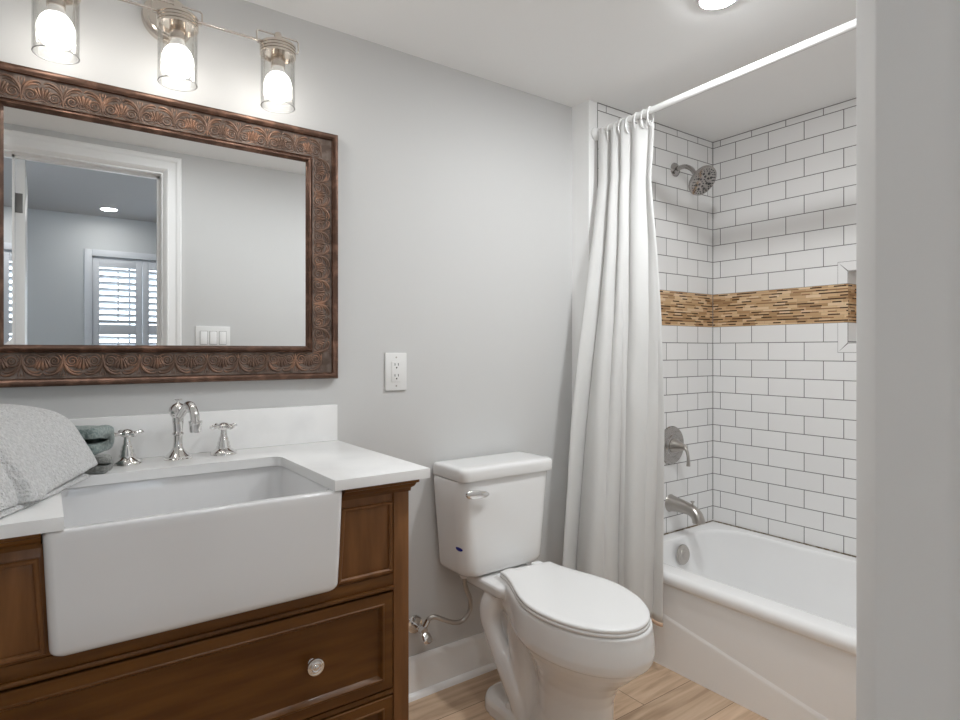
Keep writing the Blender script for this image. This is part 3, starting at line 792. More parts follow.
for v in bm.verts: v.co.z = max(v.co.z, TZ1 + 0.001)
wt = obj('draped_towel', bm, M_twhite, loc=B0, angle=180, subsurf=1)
tag(wt, 'thick white terry towel draped over the green towels beside the sink', 'towel', G)
# its folded inner layer peeping out under the front edge
bm = NB(); loops = []
for k in range(13):
    s = -0.385 + 0.34 * k / 12
    pr = [(0.004, 0.0012), (0.000, 0.005), (0.004, 0.010), (0.020, 0.013), (0.028, 0.012), (0.028, 0.0012)]
    up = 0.004 * max(0.0, min(1.0, (s + 0.20) / 0.16))
    loops.append([B0 + DV * s + NV * n_ + Vector((0, 0, z_ + up)) for n_, z_ in pr])
loft(bm, loops); obj('inner_fold', bm, M_twhite, wt, angle=60)

# ------------------------------------------------------------------ mirror
MX0, MX1, MZ0, MZ1 = -0.169, 0.741, 1.080, 1.829
YF = YW - 0.0005
FWD = 0.099
mir = thing('wall_mirror', 'large rectangular mirror in a carved bronze frame above the sink', 'mirror', ((MX0 + MX1) / 2, YF, MZ0))
def rect_loop(d, h):
    y = YF - h
    return [Vector((MX0 + d, y, MZ0 + d)), Vector((MX1 - d, y, MZ0 + d)), Vector((MX1 - d, y, MZ1 - d)), Vector((MX0 + d, y, MZ1 - d))]
prof = [(0, 0), (0, 0.022), (0.002, 0.0265), (0.005, 0.0285), (0.009, 0.0285), (0.013, 0.0265), (0.015, 0.0225), (0.0165, 0.0220), (0.0175, 0.0235), (0.0188, 0.0215), (0.0190, 0.0165)]
prof2 = [(0.0190, 0.0165), (0.027, 0.0140), (0.072, 0.0140), (0.080, 0.0165)]
prof3 = [(0.080, 0.0165), (0.0808, 0.0210), (0.0825, 0.0225), (0.0842, 0.021), (0.0855, 0.0235), (0.0885, 0.026), (0.092, 0.026), (0.095, 0.022), (0.097, 0.0175), (FWD, 0.0155), (FWD, 0.0)]
bm = NB()
for pf, mi in ((prof, 0), (prof2, 1), (prof3, 0)):
    rows = [[bm.verts.new(p) for p in rect_loop(*q)] for q in pf]
    for a, b in zip(rows[:-1], rows[1:]):
        for i in range(4):
            j = (i + 1) % 4; f = bm.faces.new((a[i], a[j], b[j], b[i])); f.material_index = mi
fr = obj('frame', bm, [M_bronze, M_orn_bg], mir, angle=50)
# carved scroll motif: u along the rail, v from the inner side outwards (0..0.044), small tubes half sunk in the ground
MP, MH = 0.082, 0.0605
def motif():
    S = []
    def curve(pts, k=4): return [tuple(p)[:2] for p in smooth_path([(x * MP, y * MH, 0) for x, y in pts], k)]
    for sg in (-1, 1):
        cu, cv, R0 = 0.285 * MP, 0.325 * MH, 0.0140
        sp = []
        for i in range(34):                          # scroll, wound from the eye outwards, ending under the scroll towards the middle
            t = i / 33; a = pi * 1.55 - t * 2 * pi * 1.78; r = 0.0026 + (R0 - 0.0026) * t ** 0.9
            sp.append((sg * (cu + r * cos(a)), cv + r * sin(a)))
        S.append((sp, [0.0016 + 0.0009 * i / 33 for i in range(34)]))
        S.append(([(sg * cu, cv), (sg * (cu + 0.001), cv + 0.001)], [0.0030, 0.0020]))
        S.append((curve([(sg * 0.47, 0.28), (sg * 0.40, 0.10), (sg * 0.28, 0.045), (sg * 0.14, 0.085), (sg * 0.05, 0.15), (0, 0.17)]), 0.0017))
        a1 = curve([(sg * 0.50, 0.06), (sg * 0.485, 0.30), (sg * 0.455, 0.52), (sg * 0.37, 0.73), (sg * 0.23, 0.86), (sg * 0.09, 0.88), (sg * 0.03, 0.80)])
        n = len(a1); S.append((a1, [0.0015 + 0.0024 * sin(pi * i / (n - 1)) for i in range(n)]))
        a2 = curve([(sg * 0.455, 0.36), (sg * 0.40, 0.58), (sg * 0.29, 0.72), (sg * 0.16, 0.765), (sg * 0.07, 0.72)])
        n = len(a2); S.append((a2, [0.0012 + 0.0013 * sin(pi * i / (n - 1)) for i in range(n)]))
        S.append((curve([(sg * 0.5, 0.52), (sg * 0.455, 0.70), (sg * 0.425, 0.86), (sg * 0.45, 0.955), (sg * 0.485, 0.93), (sg * 0.495, 0.82)]), 0.0013))
        S.append((curve([(sg * 0.035, 0.24), (sg * 0.075, 0.44), (sg * 0.125, 0.66)]), [0.0010] + [0.0018 + 0.0004 * i for i in range(6)] + [0.0030, 0.0012]))
        S.append((curve([(sg * 0.06, 0.20), (sg * 0.12, 0.36), (sg * 0.20, 0.60)]), [0.0010] + [0.0015 + 0.0004 * i for i in range(6)] + [0.0028, 0.0012]))
        S.append((curve([(sg * 0.075, 0.16), (sg * 0.13, 0.24), (sg * 0.165, 0.40)]), [0.0008] + [0.0012 + 0.0002 * i for i in range(6)] + [0.0020, 0.0010]))
    S.append((curve([(0, 0.20), (0, 0.45), (0, 0.70)]), [0.0012] + [0.0022 + 0.0005 * i for i in range(6)] + [0.0038, 0.0014]))
    return S
bm = NB()
def stroke(bm, pts3, rads, nrm, n=5):
    N = len(pts3); rads = rads if isinstance(rads, list) else [rads] * N
    rows = []
    for i, p in enumerate(pts3):
        t = (pts3[min(i + 1, N - 1)] - pts3[max(i - 1, 0)]).normalized(); sd = t.cross(nrm)
        rows.append([bm.verts.new(p + sd * rads[i] * cos(pi * j / (n - 1)) + nrm * rads[i] * 1.25 * sin(pi * j / (n - 1))) for j in range(n)])
    for a, b in zip(rows[:-1], rows[1:]):
        for j in range(n - 1): bm.faces.new((a[j], a[j + 1], b[j + 1], b[j]))
NRM = Vector((0, -1, 0)); yb = YF - 0.0136
di = 0.0800                                            # inner edge of the carved band
def rail(p0, p1, out, count):
    d = (p1 - p0); L_ = d.length; d.normalize(); pit = L_ / count
    S = motif(); KU = pit / MP; KV = 1.0
    for k in range(count):
        c = p0 + d * pit * (k + 0.5)
        for pts, rad in S:
            stroke(bm, [c + d * u * KU + out * v * KV for u, v in pts], rad, NRM)
a0, a1, b0, b1 = MX0 + di - 0.030, MX1 - di + 0.030, MZ0 + di - 0.0, MZ1 - di + 0.0
rail(Vector((a0, yb, MZ1 - di)), Vector((a1, yb, MZ1 - di)), Vector((0, 0, 1)), 10)
rail(Vector((a0, yb, MZ0 + di)), Vector((a1, yb, MZ0 + di)), Vector((0, 0, -1)), 10)
rail(Vector((MX1 - di, yb, b0)), Vector((MX1 - di, yb, b1)), Vector((1, 0, 0)), 8)
rail(Vector((MX0 + di, yb, b0)), Vector((MX0 + di, yb, b1)), Vector((-1, 0, 0)), 8)
obj('carving', bm, M_orn, fr, angle=180, recalc=False)
# bevelled glass
bm = NB()
gi, gh = FWD - 0.004, 0.0135; bw = 0.019
def gl(d, h): return rect_loop(gi + d, h)
o4, i4 = gl(0, gh), gl(bw, gh)
for i in range(4):
    j = (i + 1) % 4
    P = [o4[i].copy(), o4[j].copy(), i4[j].copy(), i4[i].copy()]
    if i == 3: P[0].y -= 0.0013; P[1].y -= 0.0013     # the left-hand bevel is the one that catches other things
    bm.faces.new([bm.verts.new(p) for p in P])
bm.faces.new([bm.verts.new(p) for p in i4])
go = obj('glass', bm, M_mirror, mir, angle=1, recalc=False)
for p in go.data.polygons: p.use_smooth = False

# ------------------------------------------------------------------ vanity light
LY, LZ = 1.655, 1.994
vl = thing('vanity_light', 'three-bulb brushed nickel wall light with clear glass jar shades above the mirror', 'wall light', (0.267, YW, LZ + 0.03))
bm = NB(); lathe(bm, [(0.062, 0.0005), (0.062, 0.010), (0.060, 0.016), (0.054, 0.019), (0.050, 0.019), (0.047, 0.022), (0.020, 0.024), (0.012, 0.028), (0, 0.028)], frame((0.272, YW, 2.040), (0, -1, 0)), 48)
obj('backplate', bm, M_brass, vl)
bm = NB(); tube(bm, smooth_path([(0.269, YW - 0.02, 2.035), (0.269, 1.72, 2.03), (0.268, 1.68, 2.012), (0.267, LY + 0.008, 1.995)], 4), 0.008, 12); obj('arm', bm, M_brass, vl)
bm = NB(); tube(bm, [(0.028, LY, LZ), (0.52, LY, LZ)], 0.0034, 12); obj('crossbar', bm, M_brass, vl)
for x in (0.027, 0.274, 0.521):
    T = Matrix.Translation((x, LY, LZ))
    bm = NB()
    rings = []
    for q in range(4): rings += [(0.0470, -0.030 + q * 0.0078), (0.0470, -0.0255 + q * 0.0078), (0.0445, -0.0245 + q * 0.0078), (0.0445, -0.0228 + q * 0.0078)]
    lathe(bm, [(0.0185, -0.060), (0.0185, -0.024), (0.0420, -0.024), (0.0420, -0.030)] + rings + [(0.043, 0.002), (0.012, 0.003), (0.0105, 0.005), (0.0105, 0.026), (0.008, 0.033), (0, 0.035)], T, 40)
    cap = obj('cap', bm, M_brass, vl)
    bm = NB()
    for s in (-1, 1):                                  # wire bail on each side of the lid
        pth = [(x + s * 0.030, LY, LZ + 0.027), (x + s * 0.052, LY, LZ + 0.027), (x + s * 0.056, LY, LZ + 0.023), (x + s * 0.056, LY, LZ + 0.0), (x + s * 0.054, LY, LZ - 0.006), (x + s * 0.045, LY, LZ - 0.006)]
        tube(bm, pth, 0.0022, 8)
    tube(bm, [(x - 0.031, LY, LZ + 0.027), (x + 0.031, LY, LZ + 0.027)], 0.0022, 8)
    obj('wire_bail', bm, M_brass, cap)
    bm = NB()
    ro, ri, z0, z1 = 0.0445, 0.0422, LZ - 0.168, LZ - 0.022
    n = 48
    ring = lambda r, z: [Vector((x + r * cos(2 * pi * i / n), LY + r * sin(2 * pi * i / n), z)) for i in range(n)]
    lp = [ring(ro, z1), ring(ro, z0 + 0.003), ring(ro + 0.0006, z0 + 0.001), ring((ro + ri) / 2, z0), ring(ri - 0.0006, z0 + 0.001), ring(ri, z0 + 0.003), ring(ri, z1)]
    loft(bm, lp, False, False)
    gs = obj('glass_shade', bm, M_glass, vl, angle=60)
    bm = NB(); tube(bm, [(x + 0.0434 * cos(2 * pi * i / 48), LY + 0.0434 * sin(2 * pi * i / 48), z0 + 0.001) for i in range(48)], 0.0013, 8, closed=True)
    obj('polished_rim', bm, M_glassrim, gs)
    bm = NB(); bz = LZ - 0.111
    lathe(bm, [(0.012, 0.066), (0.0135, 0.055), (0.017, 0.043), (0.022, 0.032)], Matrix.Translation((x, LY, bz)), 28)
    bo = obj('bulb_neck', bm, M_bulbneck, vl)
    bm = NB(); lathe(bm, [(0.022, 0.032), (0.030, 0.022), (0.0350, 0.008), (0.0360, -0.006), (0.033, -0.021), (0.0255, -0.033), (0.014, -0.040), (0, -0.042)], Matrix.Translation((x, LY, bz)), 28)
    obj('bulb', bm, M_bulb, vl, angle=80)

# ------------------------------------------------------------------ outlet and switch
def yplate(bm, x0, x1, z0, z1, y, th): box(bm, (x0, y - th, z0), (x1, y, z1), 0.0025)
ou = thing('wall_outlet', 'white duplex outlet on the wall between mirror and toilet', 'outlet', (0.951, YW, 1.034))
bm = NB(); yplate(bm, 0.911, 0.990, 1.034, 1.158, YW - 0.0003, 0.007); op = obj('plate', bm, M_plast, ou)
bm = NB(); box(bm, (0.933, YW - 0.0095, 1.062), (0.968, YW - 0.006, 1.130), 0.001); orc = obj('receptacle', bm, M_plast, ou)
bm = NB()
for zc in (1.078, 1.114):
    for sx in (-0.0062, 0.0062): box(bm, (0.9505 + sx - 0.0011, YW - 0.0100, zc + 0.002), (0.9505 + sx + 0.0011, YW - 0.009, zc + 0.010))
    lathe(bm, [(0.0026, 0), (0.0026, 0.0006), (0, 0.0006)], frame((0.9505, YW - 0.0094, zc - 0.005), (0, -1, 0)), 12)
obj('slots', bm, M_slot, orc)
for zc in (1.049, 1.143):
    bm = NB(); lathe(bm, [(0.003, 0), (0.003, 0.0008), (0, 0.001)], frame((0.9505, YW - 0.0071, zc), (0, -1, 0)), 12)
    obj('screw', bm, M_nickel, op)
sw = thing('light_switch', 'white triple rocker switch plate beside the doorway, seen in the mirror', 'switch', (0.724, YD, 1.175))
def Ypl(bm, x0, x1, z0, z1, h0, h1, b): box(bm, (x0, YD + h0, z0), (x1, YD + h1, z1), b)
bm = NB(); Ypl(bm, 0.640, 0.808, 1.172, 1.292, 0.0003, 0.007, 0.0025); obj('plate', bm, M_plast, sw)
for k in range(3):
    xc = 0.678 + 0.046 * k
    bm = NB(); Ypl(bm, xc - 0.0165, xc + 0.0165, 1.199, 1.265, 0.006, 0.0105, 0.0015); obj('rocker', bm, M_trim, sw)
    bm = NB(); Ypl(bm, xc - 0.0185, xc + 0.0185, 1.197, 1.267, 0.006, 0.0074, 0.0); obj('rocker_gap', bm, mat('switch_gap', (0.35, 0.35, 0.35), 0.6) if k == 0 else bpy.data.materials['switch_gap'], sw)

# ------------------------------------------------------------------ toilet
TC = 1.282
toi = thing('toilet', 'white two-piece toilet with closed lid between vanity and tub', 'toilet', (TC, 1.35, 0))
# tank
bm = NB()
L = []
tz0, tz1 = 0.417, 0.7400
def tk(z, ins=0.0, r=0.056):
    q = (z - tz0) / (tz1 - tz0)
    hx = 0.171 + 0.028 * q - ins; y0 = 1.608 - 0.008 * q + ins
    return rrv(TC - hx, TC + hx, y0, 1.776 - ins * 0.3, 0.014, max(r - 0.006, 0.01), z, 8)
for i in range(6):
    a = pi / 2 * i / 5; L.append(tk(tz0 + 0.028 * (1 - cos(a)), 0.028 * (1 - sin(a)), 0.056 - 0.01 * (1 - sin(a))))
for q in (0.2, 0.4, 0.6, 0.8, 0.97): L.append(tk(tz0 + q * (tz1 - tz0)))
L.append(tk(tz1, 0.004))
loft(bm, L)
tank = obj('tank', bm, M_porc, toi, angle=60)
bm = NB(); L = []
def ld(z, ins): return rrv(TC - 0.197 + ins, TC + 0.204 - ins, 1.590 + ins, 1.780 - ins * 0.5, 0.012, 0.030, z, 8)
for z, ins in ((0.7425, 0.006), (0.7430, 0.001), (0.745, 0.0), (0.771, 0.0), (0.777, 0.0012), (0.7815, 0.0045), (0.7838, 0.010), (0.785, 0.03), (0.7855, 0.055)): L.append(ld(z, ins))
loft(bm, L); obj('tank_lid', bm, M_porc, toi, angle=60)
# flush lever on the front, left end
bm = NB()
lathe(bm, [(0.011, 0), (0.011, 0.004), (0.007, 0.006), (0.006, 0.016), (0, 0.017)], frame((1.120, 1.602, 0.704), (0, -1, 0)), 20)
L = []
for u, hz, hy in ((0.0, 0.004, 0.003), (0.006, 0.010, 0.006), (0.02, 0.0125, 0.008), (0.045, 0.011, 0.008), (0.068, 0.008, 0.006), (0.078, 0.003, 0.002)):
    L.append([Vector((1.092 + u * 1.15, 1.584 - 0.004 * sin(u * 30) + hy * cos(a), 0.706 - 0.10 * u + hz * 1.2 * sin(a))) for a in [2 * pi * i / 16 for i in range(16)]])
loft(bm, L); obj('flush_lever', bm, M_chrome, toi, angle=60)
# blue maker's mark low on the rounded left front corner
bm = NB()
def tankpt(u, z, lift=0.0007):
    q = (z - tz0) / (tz1 - tz0); hx = 0.171 + 0.028 * q; y0 = 1.608 - 0.008 * q; r = 0.050
    if u < 0: return Vector((TC - hx - lift, y0 + r - u, z))
    a = pi + u / r
    return Vector((TC - hx + r + (r + lift) * cos(a), y0 + r + (r + lift) * sin(a), z))
mk = []
for i in range(28):
    t = 2 * pi * i / 28
    mk.append((0.014 + 0.015 * cos(t), 0.517 + 0.0065 * sin(t) - 0.0015 * cos(t)))
vs = [bm.verts.new(tankpt(a, z)) for a, z in mk]; cv = bm.verts.new(tankpt(0.014, 0.517, 0.0010))
for i in range(28): bm.faces.new((vs[i], vs[(i + 1) % 28], cv))
obj('logo_mark', bm, M_blue, tank)
# plan outlines: half-width as a function of y, mirrored; front tip first
def egg(yf, yb, w, wb, z, n=40, ymax=0.48, rot=0.0):
    """closed plan outline: round front, narrowing to a flat back of half-width wb"""
    yc = yf + (yb - yf) * ymax; pts = []
    half = []
    for i in range(n // 2 + 1):
        a = pi / 2 * i / (n // 2)
        half.append((w * sin(a) ** 1.02, yc - (yc - yf) * cos(a)))
    m_ = n // 2
    for i in range(1, m_ + 1):
        t = i / m_
        half.append((wb + (w - wb) * (1 - t * t * (3 - 2 * t)), yc + (yb - yc) * t))
    right = [Vector((TC + x, y, z)) for x, y in half]
    left = [Vector((TC - x, y, z)) for x, y in half[::-1]][:-1]
    pts = right + left
    if rot:
        c = Vector((TC, 1.55, z)); R = Matrix.Rotation(rot, 3, 'Z'); pts = [c + Vector((0.030, 0, 0)) + R @ (p - c) for p in pts]
    return pts
# lid, seat
ROT = -0.122
def plate(spec, lid=True, rot=ROT):
    bm = NB(); L = []
    for z, ins in spec: L.append(egg(1.031 + ins, 1.552 - ins, 0.166 - ins, 0.099 - ins, z, rot=rot))
    loft(bm, L); return bm
obj('seat_lid', plate([(0.4355, 0.004), (0.436, 0.001), (0.438, 0.0), (0.4425, 0.0), (0.4455, 0.0025), (0.4468, 0.007), (0.4475, 0.03)]), M_seat, toi, angle=60)
obj('seat', plate([(0.4255, 0.004), (0.426, 0.0), (0.428, -0.001), (0.4325, -0.001), (0.4345, 0.001), (0.435, 0.006)]), M_seat, toi, angle=60)
# bowl with pedestal
bm = NB(); L = []
RB = -0.112
for z, yf, yb, w_, wb in ((0.0, 1.150, 1.50, 0.112, 0.100), (0.012, 1.150, 1.50, 0.112, 0.100), (0.03, 1.156, 1.49, 0.106, 0.085), (0.10, 1.160, 1.44, 0.098, 0.055), (0.17, 1.156, 1.44, 0.098, 0.055), (0.21, 1.140, 1.45, 0.104, 0.06), (0.245, 1.112, 1.47, 0.118, 0.07),
                          (0.275, 1.078, 1.50, 0.136, 0.08), (0.300, 1.052, 1.53, 0.151, 0.09), (0.318, 1.040, 1.55, 0.158, 0.092), (0.322, 1.026, 1.56, 0.169, 0.096), (0.330, 1.022, 1.57, 0.174, 0.100), (0.350, 1.018, 1.58, 0.177, 0.103), (0.385, 1.021, 1.58, 0.175, 0.103), (0.410, 1.025, 1.58, 0.172, 0.101), (0.4205, 1.025, 1.58, 0.169, 0.100), (0.424, 1.030, 1.58, 0.164, 0.096), (0.425, 1.040, 1.57, 0.154, 0.09)):
    ym = 0.48
    L.append(egg(yf, yb, w_, wb, z, ymax=ym, rot=RB))
loft(bm, L)
# deck that carries the tank
L = []
for z, i in ((0.372, 0.012), (0.380, 0.003), (0.386, 0.0), (0.406, 0.0), (0.412, 0.004), (0.4145, 0.014)): L.append(rr4(TC - 0.112 + i, TC + 0.112 - i, 1.50 + i, 1.765 - i, 0.03, z, 5))
loft(bm, L)
# cast trapway on each side: S-shaped
for s in (-1, 1):
    p = smooth_path([(TC + s * 0.055, 1.565, 0.378), (TC + s * 0.078, 1.585, 0.345), (TC + s * 0.088, 1.590, 0.300), (TC + s * 0.088, 1.570, 0.250), (TC + s * 0.086, 1.530, 0.200), (TC + s * 0.084, 1.480, 0.150), (TC + s * 0.080, 1.450, 0.095), (TC + s * 0.074, 1.440, 0.03)], 5)
    tube(bm, p, [0.036 + 0.005 * sin(i * 0.30) for i in range(len(p))], 18)
    p = smooth_path([(TC + s * 0.050, 1.47, 0.34), (TC + s * 0.052, 1.47, 0.28), (TC + s * 0.052, 1.45, 0.20), (TC + s * 0.054, 1.44, 0.12), (TC + s * 0.05, 1.44, 0.04)], 5)
    tube(bm, p, 0.050, 16)
tube(bm, [(TC, 1.56, 0.38), (TC, 1.56, 0.30), (TC, 1.54, 0.20), (TC, 1.50, 0.10), (TC, 1.48, 0.02)], 0.06, 20)
# rear foot
L = []
for z, i in ((0.0, 0.0), (0.030, 0.0), (0.045, 0.004), (0.055, 0.016), (0.058, 0.035)): L.append(rr4(TC - 0.120 + i, TC + 0.120 - i, 1.40 + i, 1.625 - i, 0.07, z, 8))
loft(bm, L)
bowl = obj('bowl', bm, M_porc, toi, angle=180)
rm = bowl.modifiers.new('cast', 'REMESH'); rm.mode = 'VOXEL'; rm.voxel_size = 0.004; rm.use_smooth_shade = True
sm = bowl.modifiers.new('soften', 'SMOOTH'); sm.factor = 0.5; sm.iterations = 3
for s in (-1, 1):
    bm = NB(); lathe(bm, [(0.014, 0), (0.014, 0.006), (0.011, 0.014), (0.005, 0.018), (0, 0.018)], Matrix.Translation((TC + s * 0.098, 1.475, 0.055)), 20)
    obj('bolt_cap', bm, M_porc, bowl)
# seat hinge posts
for s in (-1, 1):
    bm = NB(); box(bm, (TC + 0.03 + s * 0.06 - 0.02, 1.548, 0.424), (TC + 0.03 + s * 0.06 + 0.02, 1.576, 0.443), 0.006)
    obj('seat_hinge', bm, M_seat, toi)

# ------------------------------------------------------------------ water supply
sv = thing('stop_valve', 'small chrome shut-off valve low on the wall beside the vanity', 'valve', (1.022, YW, 0.240))
VO_ = Vector((1.022, YW, 0.240))
bm = NB(); lathe(bm, [(0.031, 0.0005), (0.031, 0.003), (0.028, 0.007), (0.018, 0.010), (0.009, 0.011), (0.009, 0.012), (0, 0.012)], frame(VO_, (0, -1, 0)), 32); obj('escutcheon', bm, M_chrome, sv)
bm = NB(); tube(bm, [VO_ + Vector((0, -0.008, 0)), VO_ + Vector((0, -0.055, 0))], 0.007, 14); lathe(bm, [(0.012, -0.013), (0.0135, -0.010), (0.0135, 0.010), (0.012, 0.013)], frame(VO_ + Vector((0, -0.058, 0)), (0, -1, 0)), 14)
tube(bm, [VO_ + Vector((0, -0.058, 0)), VO_ + Vector((0.012, -0.058, 0.018)), VO_ + Vector((0.020, -0.058, 0.030))], [0.008, 0.0085, 0.0085], 8)
obj('valve_body', bm, M_chrome, sv)
bm = NB(); L = []
for d, k in ((0.0, 0.6), (0.002, 1.0), (0.016, 1.0), (0.018, 0.7)):
    L.append([VO_ + Vector((0.004, -0.070 - d, -0.012 - d * 0.8)) + Vector((0.017 * k * cos(a), 0, 0.011 * k * sin(a))) for a in [2 * pi * i / 20 for i in range(20)]])
loft(bm, L); obj('valve_handle', bm, M_chrome, sv, angle=50)
hp = smooth_path([(1.041, 1.733, 0.268), (1.050, 1.730, 0.276), (1.066, 1.725, 0.276), (1.095, 1.715, 0.262), (1.130, 1.706, 0.248), (1.162, 1.700, 0.250), (1.187, 1.698, 0.280), (1.186, 1.696, 0.318), (1.170, 1.692, 0.352), (1.158, 1.688, 0.384), (1.156, 1.686, 0.418)], 6)
sh = thing('supply_hose', 'curved braided steel hose from the shut-off valve to the toilet tank', 'hose', hp[0])
bm = NB(); tube(bm, hp, [0.0078 + 0.0005 * (i % 2) for i in range(len(hp))], 12); obj('braided_tube', bm, M_nickel, sh, angle=80)
bm = NB(); lathe(bm, [(0.013, 0), (0.014, 0.003), (0.014, 0.014), (0.012, 0.0165)], Matrix.Translation((1.156, 1.686, 0.400)), 8); obj('coupling_nut', bm, M_plast, sh)

# ------------------------------------------------------------------ bathtub
UX0, UX1, UY0, UY1 = 1.852, XR - 0.001, YD + 0.001, YT - 0.001
tub = thing('bathtub', 'white alcove bathtub with a plain apron along the tiled walls', 'bathtub', (2.2, 0.95, 0))
bm = NB(); L = []
def tl(x0, x1, y0, y1, r, z): return rr4(x0, x1, y0, y1, r, z, 10)
for z, x in ((0.0, 1.864), (0.01, 1.864), (0.15, 1.8635), (0.285, 1.863), (0.30, 1.863), (0.3015, 1.863), (0.306, 1.859), (0.312, 1.853), (0.3135, 1.852)): L.append(tl(x, UX1, UY0, UY1, 0.003, z))
for i in range(7):
    a = pi / 2 * i / 6; q = 0.022 * (1 - cos(a)); L.append(tl(UX0 + q, UX1, UY0, UY1, 0.003 + q * 0.1, 0.328 + 0.022 * sin(a)))
ex0, ex1, ey0, ey1 = 1.950, 2.545, 0.27, 1.628
for i in range(6):
    a = pi / 2 * i / 5; q = 0.018 * (1 - sin(a))
    L.append(tl(ex0 - q, ex1 + q * 0.7, ey0 - q, ey1 + q * 0.7, 0.15, 0.350 - 0.018 * (1 - cos(a))))
for z, d, e in ((0.25, 0.012, 0.03), (0.15, 0.03, 0.07), (0.09, 0.05, 0.10)): L.append(tl(ex0 + d, ex1 - d, ey0 + e * 2.2, ey1 - d * 1.2, 0.15, z))
for z, d in ((0.065, 0.065), (0.05, 0.09), (0.044, 0.13)): L.append(tl(ex0 + d, ex1 - d, ey0 + 0.22 + d, ey1 - d * 1.1, 0.13, z))
loft(bm, L)
# raised lower part of the apron: its top edge falls towards the foot of the tub
def zr(y): return 0.185 + (y - 1.373) * (0.185 - 0.101) / (1.373 - 0.918)
ys = [UY1 - 0.0 - k * (UY1 - UY0) / 24 for k in range(25)]
rows = []
for y in ys:
    z = max(zr(y), 0.015)
    zz = min(z, 0.235)
    rows.append([bm.verts.new(p) for p in ((1.866, y, 0.0), (1.8605, y, 0.0), (1.8605, y, zz - 0.020), (1.8605, y, zz - 0.012), (1.8612, y, zz - 0.006), (1.8662, y, zz + 0.010))])
for a, b in zip(rows[:-1], rows[1:]):
    for j in range(5): bm.faces.new((a[j], a[j + 1], b[j + 1], b[j]))
obj('tub_shell', bm, M_tub, tub, angle=50)
bm = NB(); lathe(bm, [(0.042, 0.0), (0.042, 0.005), (0.038, 0.009), (0.026, 0.0095), (0.024, 0.012), (0.010, 0.012), (0.008, 0.014), (0, 0.0145)], frame((2.245, 1.607, 0.285), (0, -1, 0.12)), 36)
obj('overflow_plate', bm, M_nickel, tub)
bm = NB(); lathe(bm, [(0.034, 0.0), (0.034, 0.003), (0.028, 0.005), (0.02, 0.004), (0.0, 0.012)], Matrix.Translation((2.25, 1.36, 0.044)), 28); obj('drain', bm, M_nickel, tub)

# ------------------------------------------------------------------ shower fittings
sa = thing('showerhead', 'brushed nickel shower head on a bent arm, high on the tiled end wall', 'shower head', (2.300, YT, 1.978))
bm = NB(); lathe(bm, [(0.031, 0.0005), (0.031, 0.003), (0.027, 0.008), (0.016, 0.012), (0.011, 0.014), (0, 0.014)], frame((2.312, YT, 1.980), (0, -1, 0)), 32); obj('flange', bm, M_nickel_d, sa)
AP = smooth_path([(2.312, YT, 1.980), (2.311, 1.665, 1.983), (2.308, 1.635, 1.979), (2.302, 1.605, 1.961), (2.296, 1.585, 1.938), (2.292, 1.572, 1.923)], 6)
bm = NB(); tube(bm, AP, 0.0100, 16); obj('arm', bm, M_nickel_d, sa)
HD = Vector((-0.10, -0.78, -0.62)).normalized(); HB = Vector((2.290, 1.566, 1.914))
bm = NB(); lathe(bm, [(0.008, -0.012), (0.013, -0.008), (0.014, 0.002), (0.018, 0.008), (0.040, 0.018), (0.060, 0.026), (0.0665, 0.032), (0.0675, 0.038), (0.066, 0.043), (0.061, 0.0455), (0, 0.0455)], frame(HB, HD), 48)
hb = obj('spray_head', bm, M_nickel_d, sa)
bm = NB(); FM = frame(HB, HD)
for rr, cnt, sz in ((0.056, 26, 0.0026), (0.047, 20, 0.0026), (0.037, 8, 0.0056), (0.022, 6, 0.0050), (0.009, 4, 0.003)):
    for k in range(cnt):
        a = 2 * pi * k / cnt + rr * 40
        lathe(bm, [(sz, 0.0448), (sz, 0.0468), (0, 0.047)], FM @ Matrix.Translation((rr * cos(a), rr * sin(a), 0)), 8)
obj('nozzles', bm, M_darkhole, hb)
va = thing('shower_valve', 'round nickel valve plate with lever handle on the tiled end wall', 'shower valve', (2.285, YT, 0.742))
VV = Vector((2.285, YT, 0.742))
bm = NB(); lathe(bm, [(0.086, 0.0005), (0.086, 0.004), (0.083, 0.008), (0.070, 0.011), (0.050, 0.013), (0.048, 0.016), (0.044, 0.018), (0.034, 0.018), (0.0, 0.018)], frame(VV, (0, -1, 0)), 56); obj('valve_plate', bm, M_nickel_d, va)
bm = NB(); lathe(bm, [(0.033, 0.015), (0.032, 0.024), (0.026, 0.034), (0.021, 0.048), (0.016, 0.062), (0.013, 0.074), (0, 0.078)], frame(VV, (0, -1, 0)), 36); obj('handle_hub', bm, M_nickel, va)
LV = smooth_path([(2.285, YT - 0.060, 0.745), (2.283, YT - 0.078, 0.738), (2.280, YT - 0.090, 0.715), (2.279, YT - 0.094, 0.688), (2.279, YT - 0.094, 0.663)], 5)
bm = NB(); tube(bm, LV, [0.009 - 0.0025 * sin(pi * i / (len(LV) - 1)) for i in range(len(LV))], 14); obj('lever', bm, M_nickel, va)
ts = thing('tub_spout', 'nickel tub spout with a pull-up diverter above the tub rim', 'tub spout', (2.280, YT, 0.481))
bm = NB(); TS = smooth_path([(2.280, YT - 0.0005, 0.484), (2.280, YT - 0.020, 0.484), (2.280, 1.640, 0.482), (2.280, 1.605, 0.478), (2.280, 1.578, 0.470), (2.280, 1.560, 0.455), (2.280, 1.552, 0.437), (2.280, 1.551, 0.428)], 5)
rd = []
for i in range(len(TS)):
    t = i / (len(TS) - 1); rd.append(0.039 - 0.014 * min(1, t * 2.2) ** 0.8 + (0.002 * max(0, t - 0.6) / 0.4))
tube(bm, TS, rd, 24); obj('spout_body', bm, M_nickel, ts)
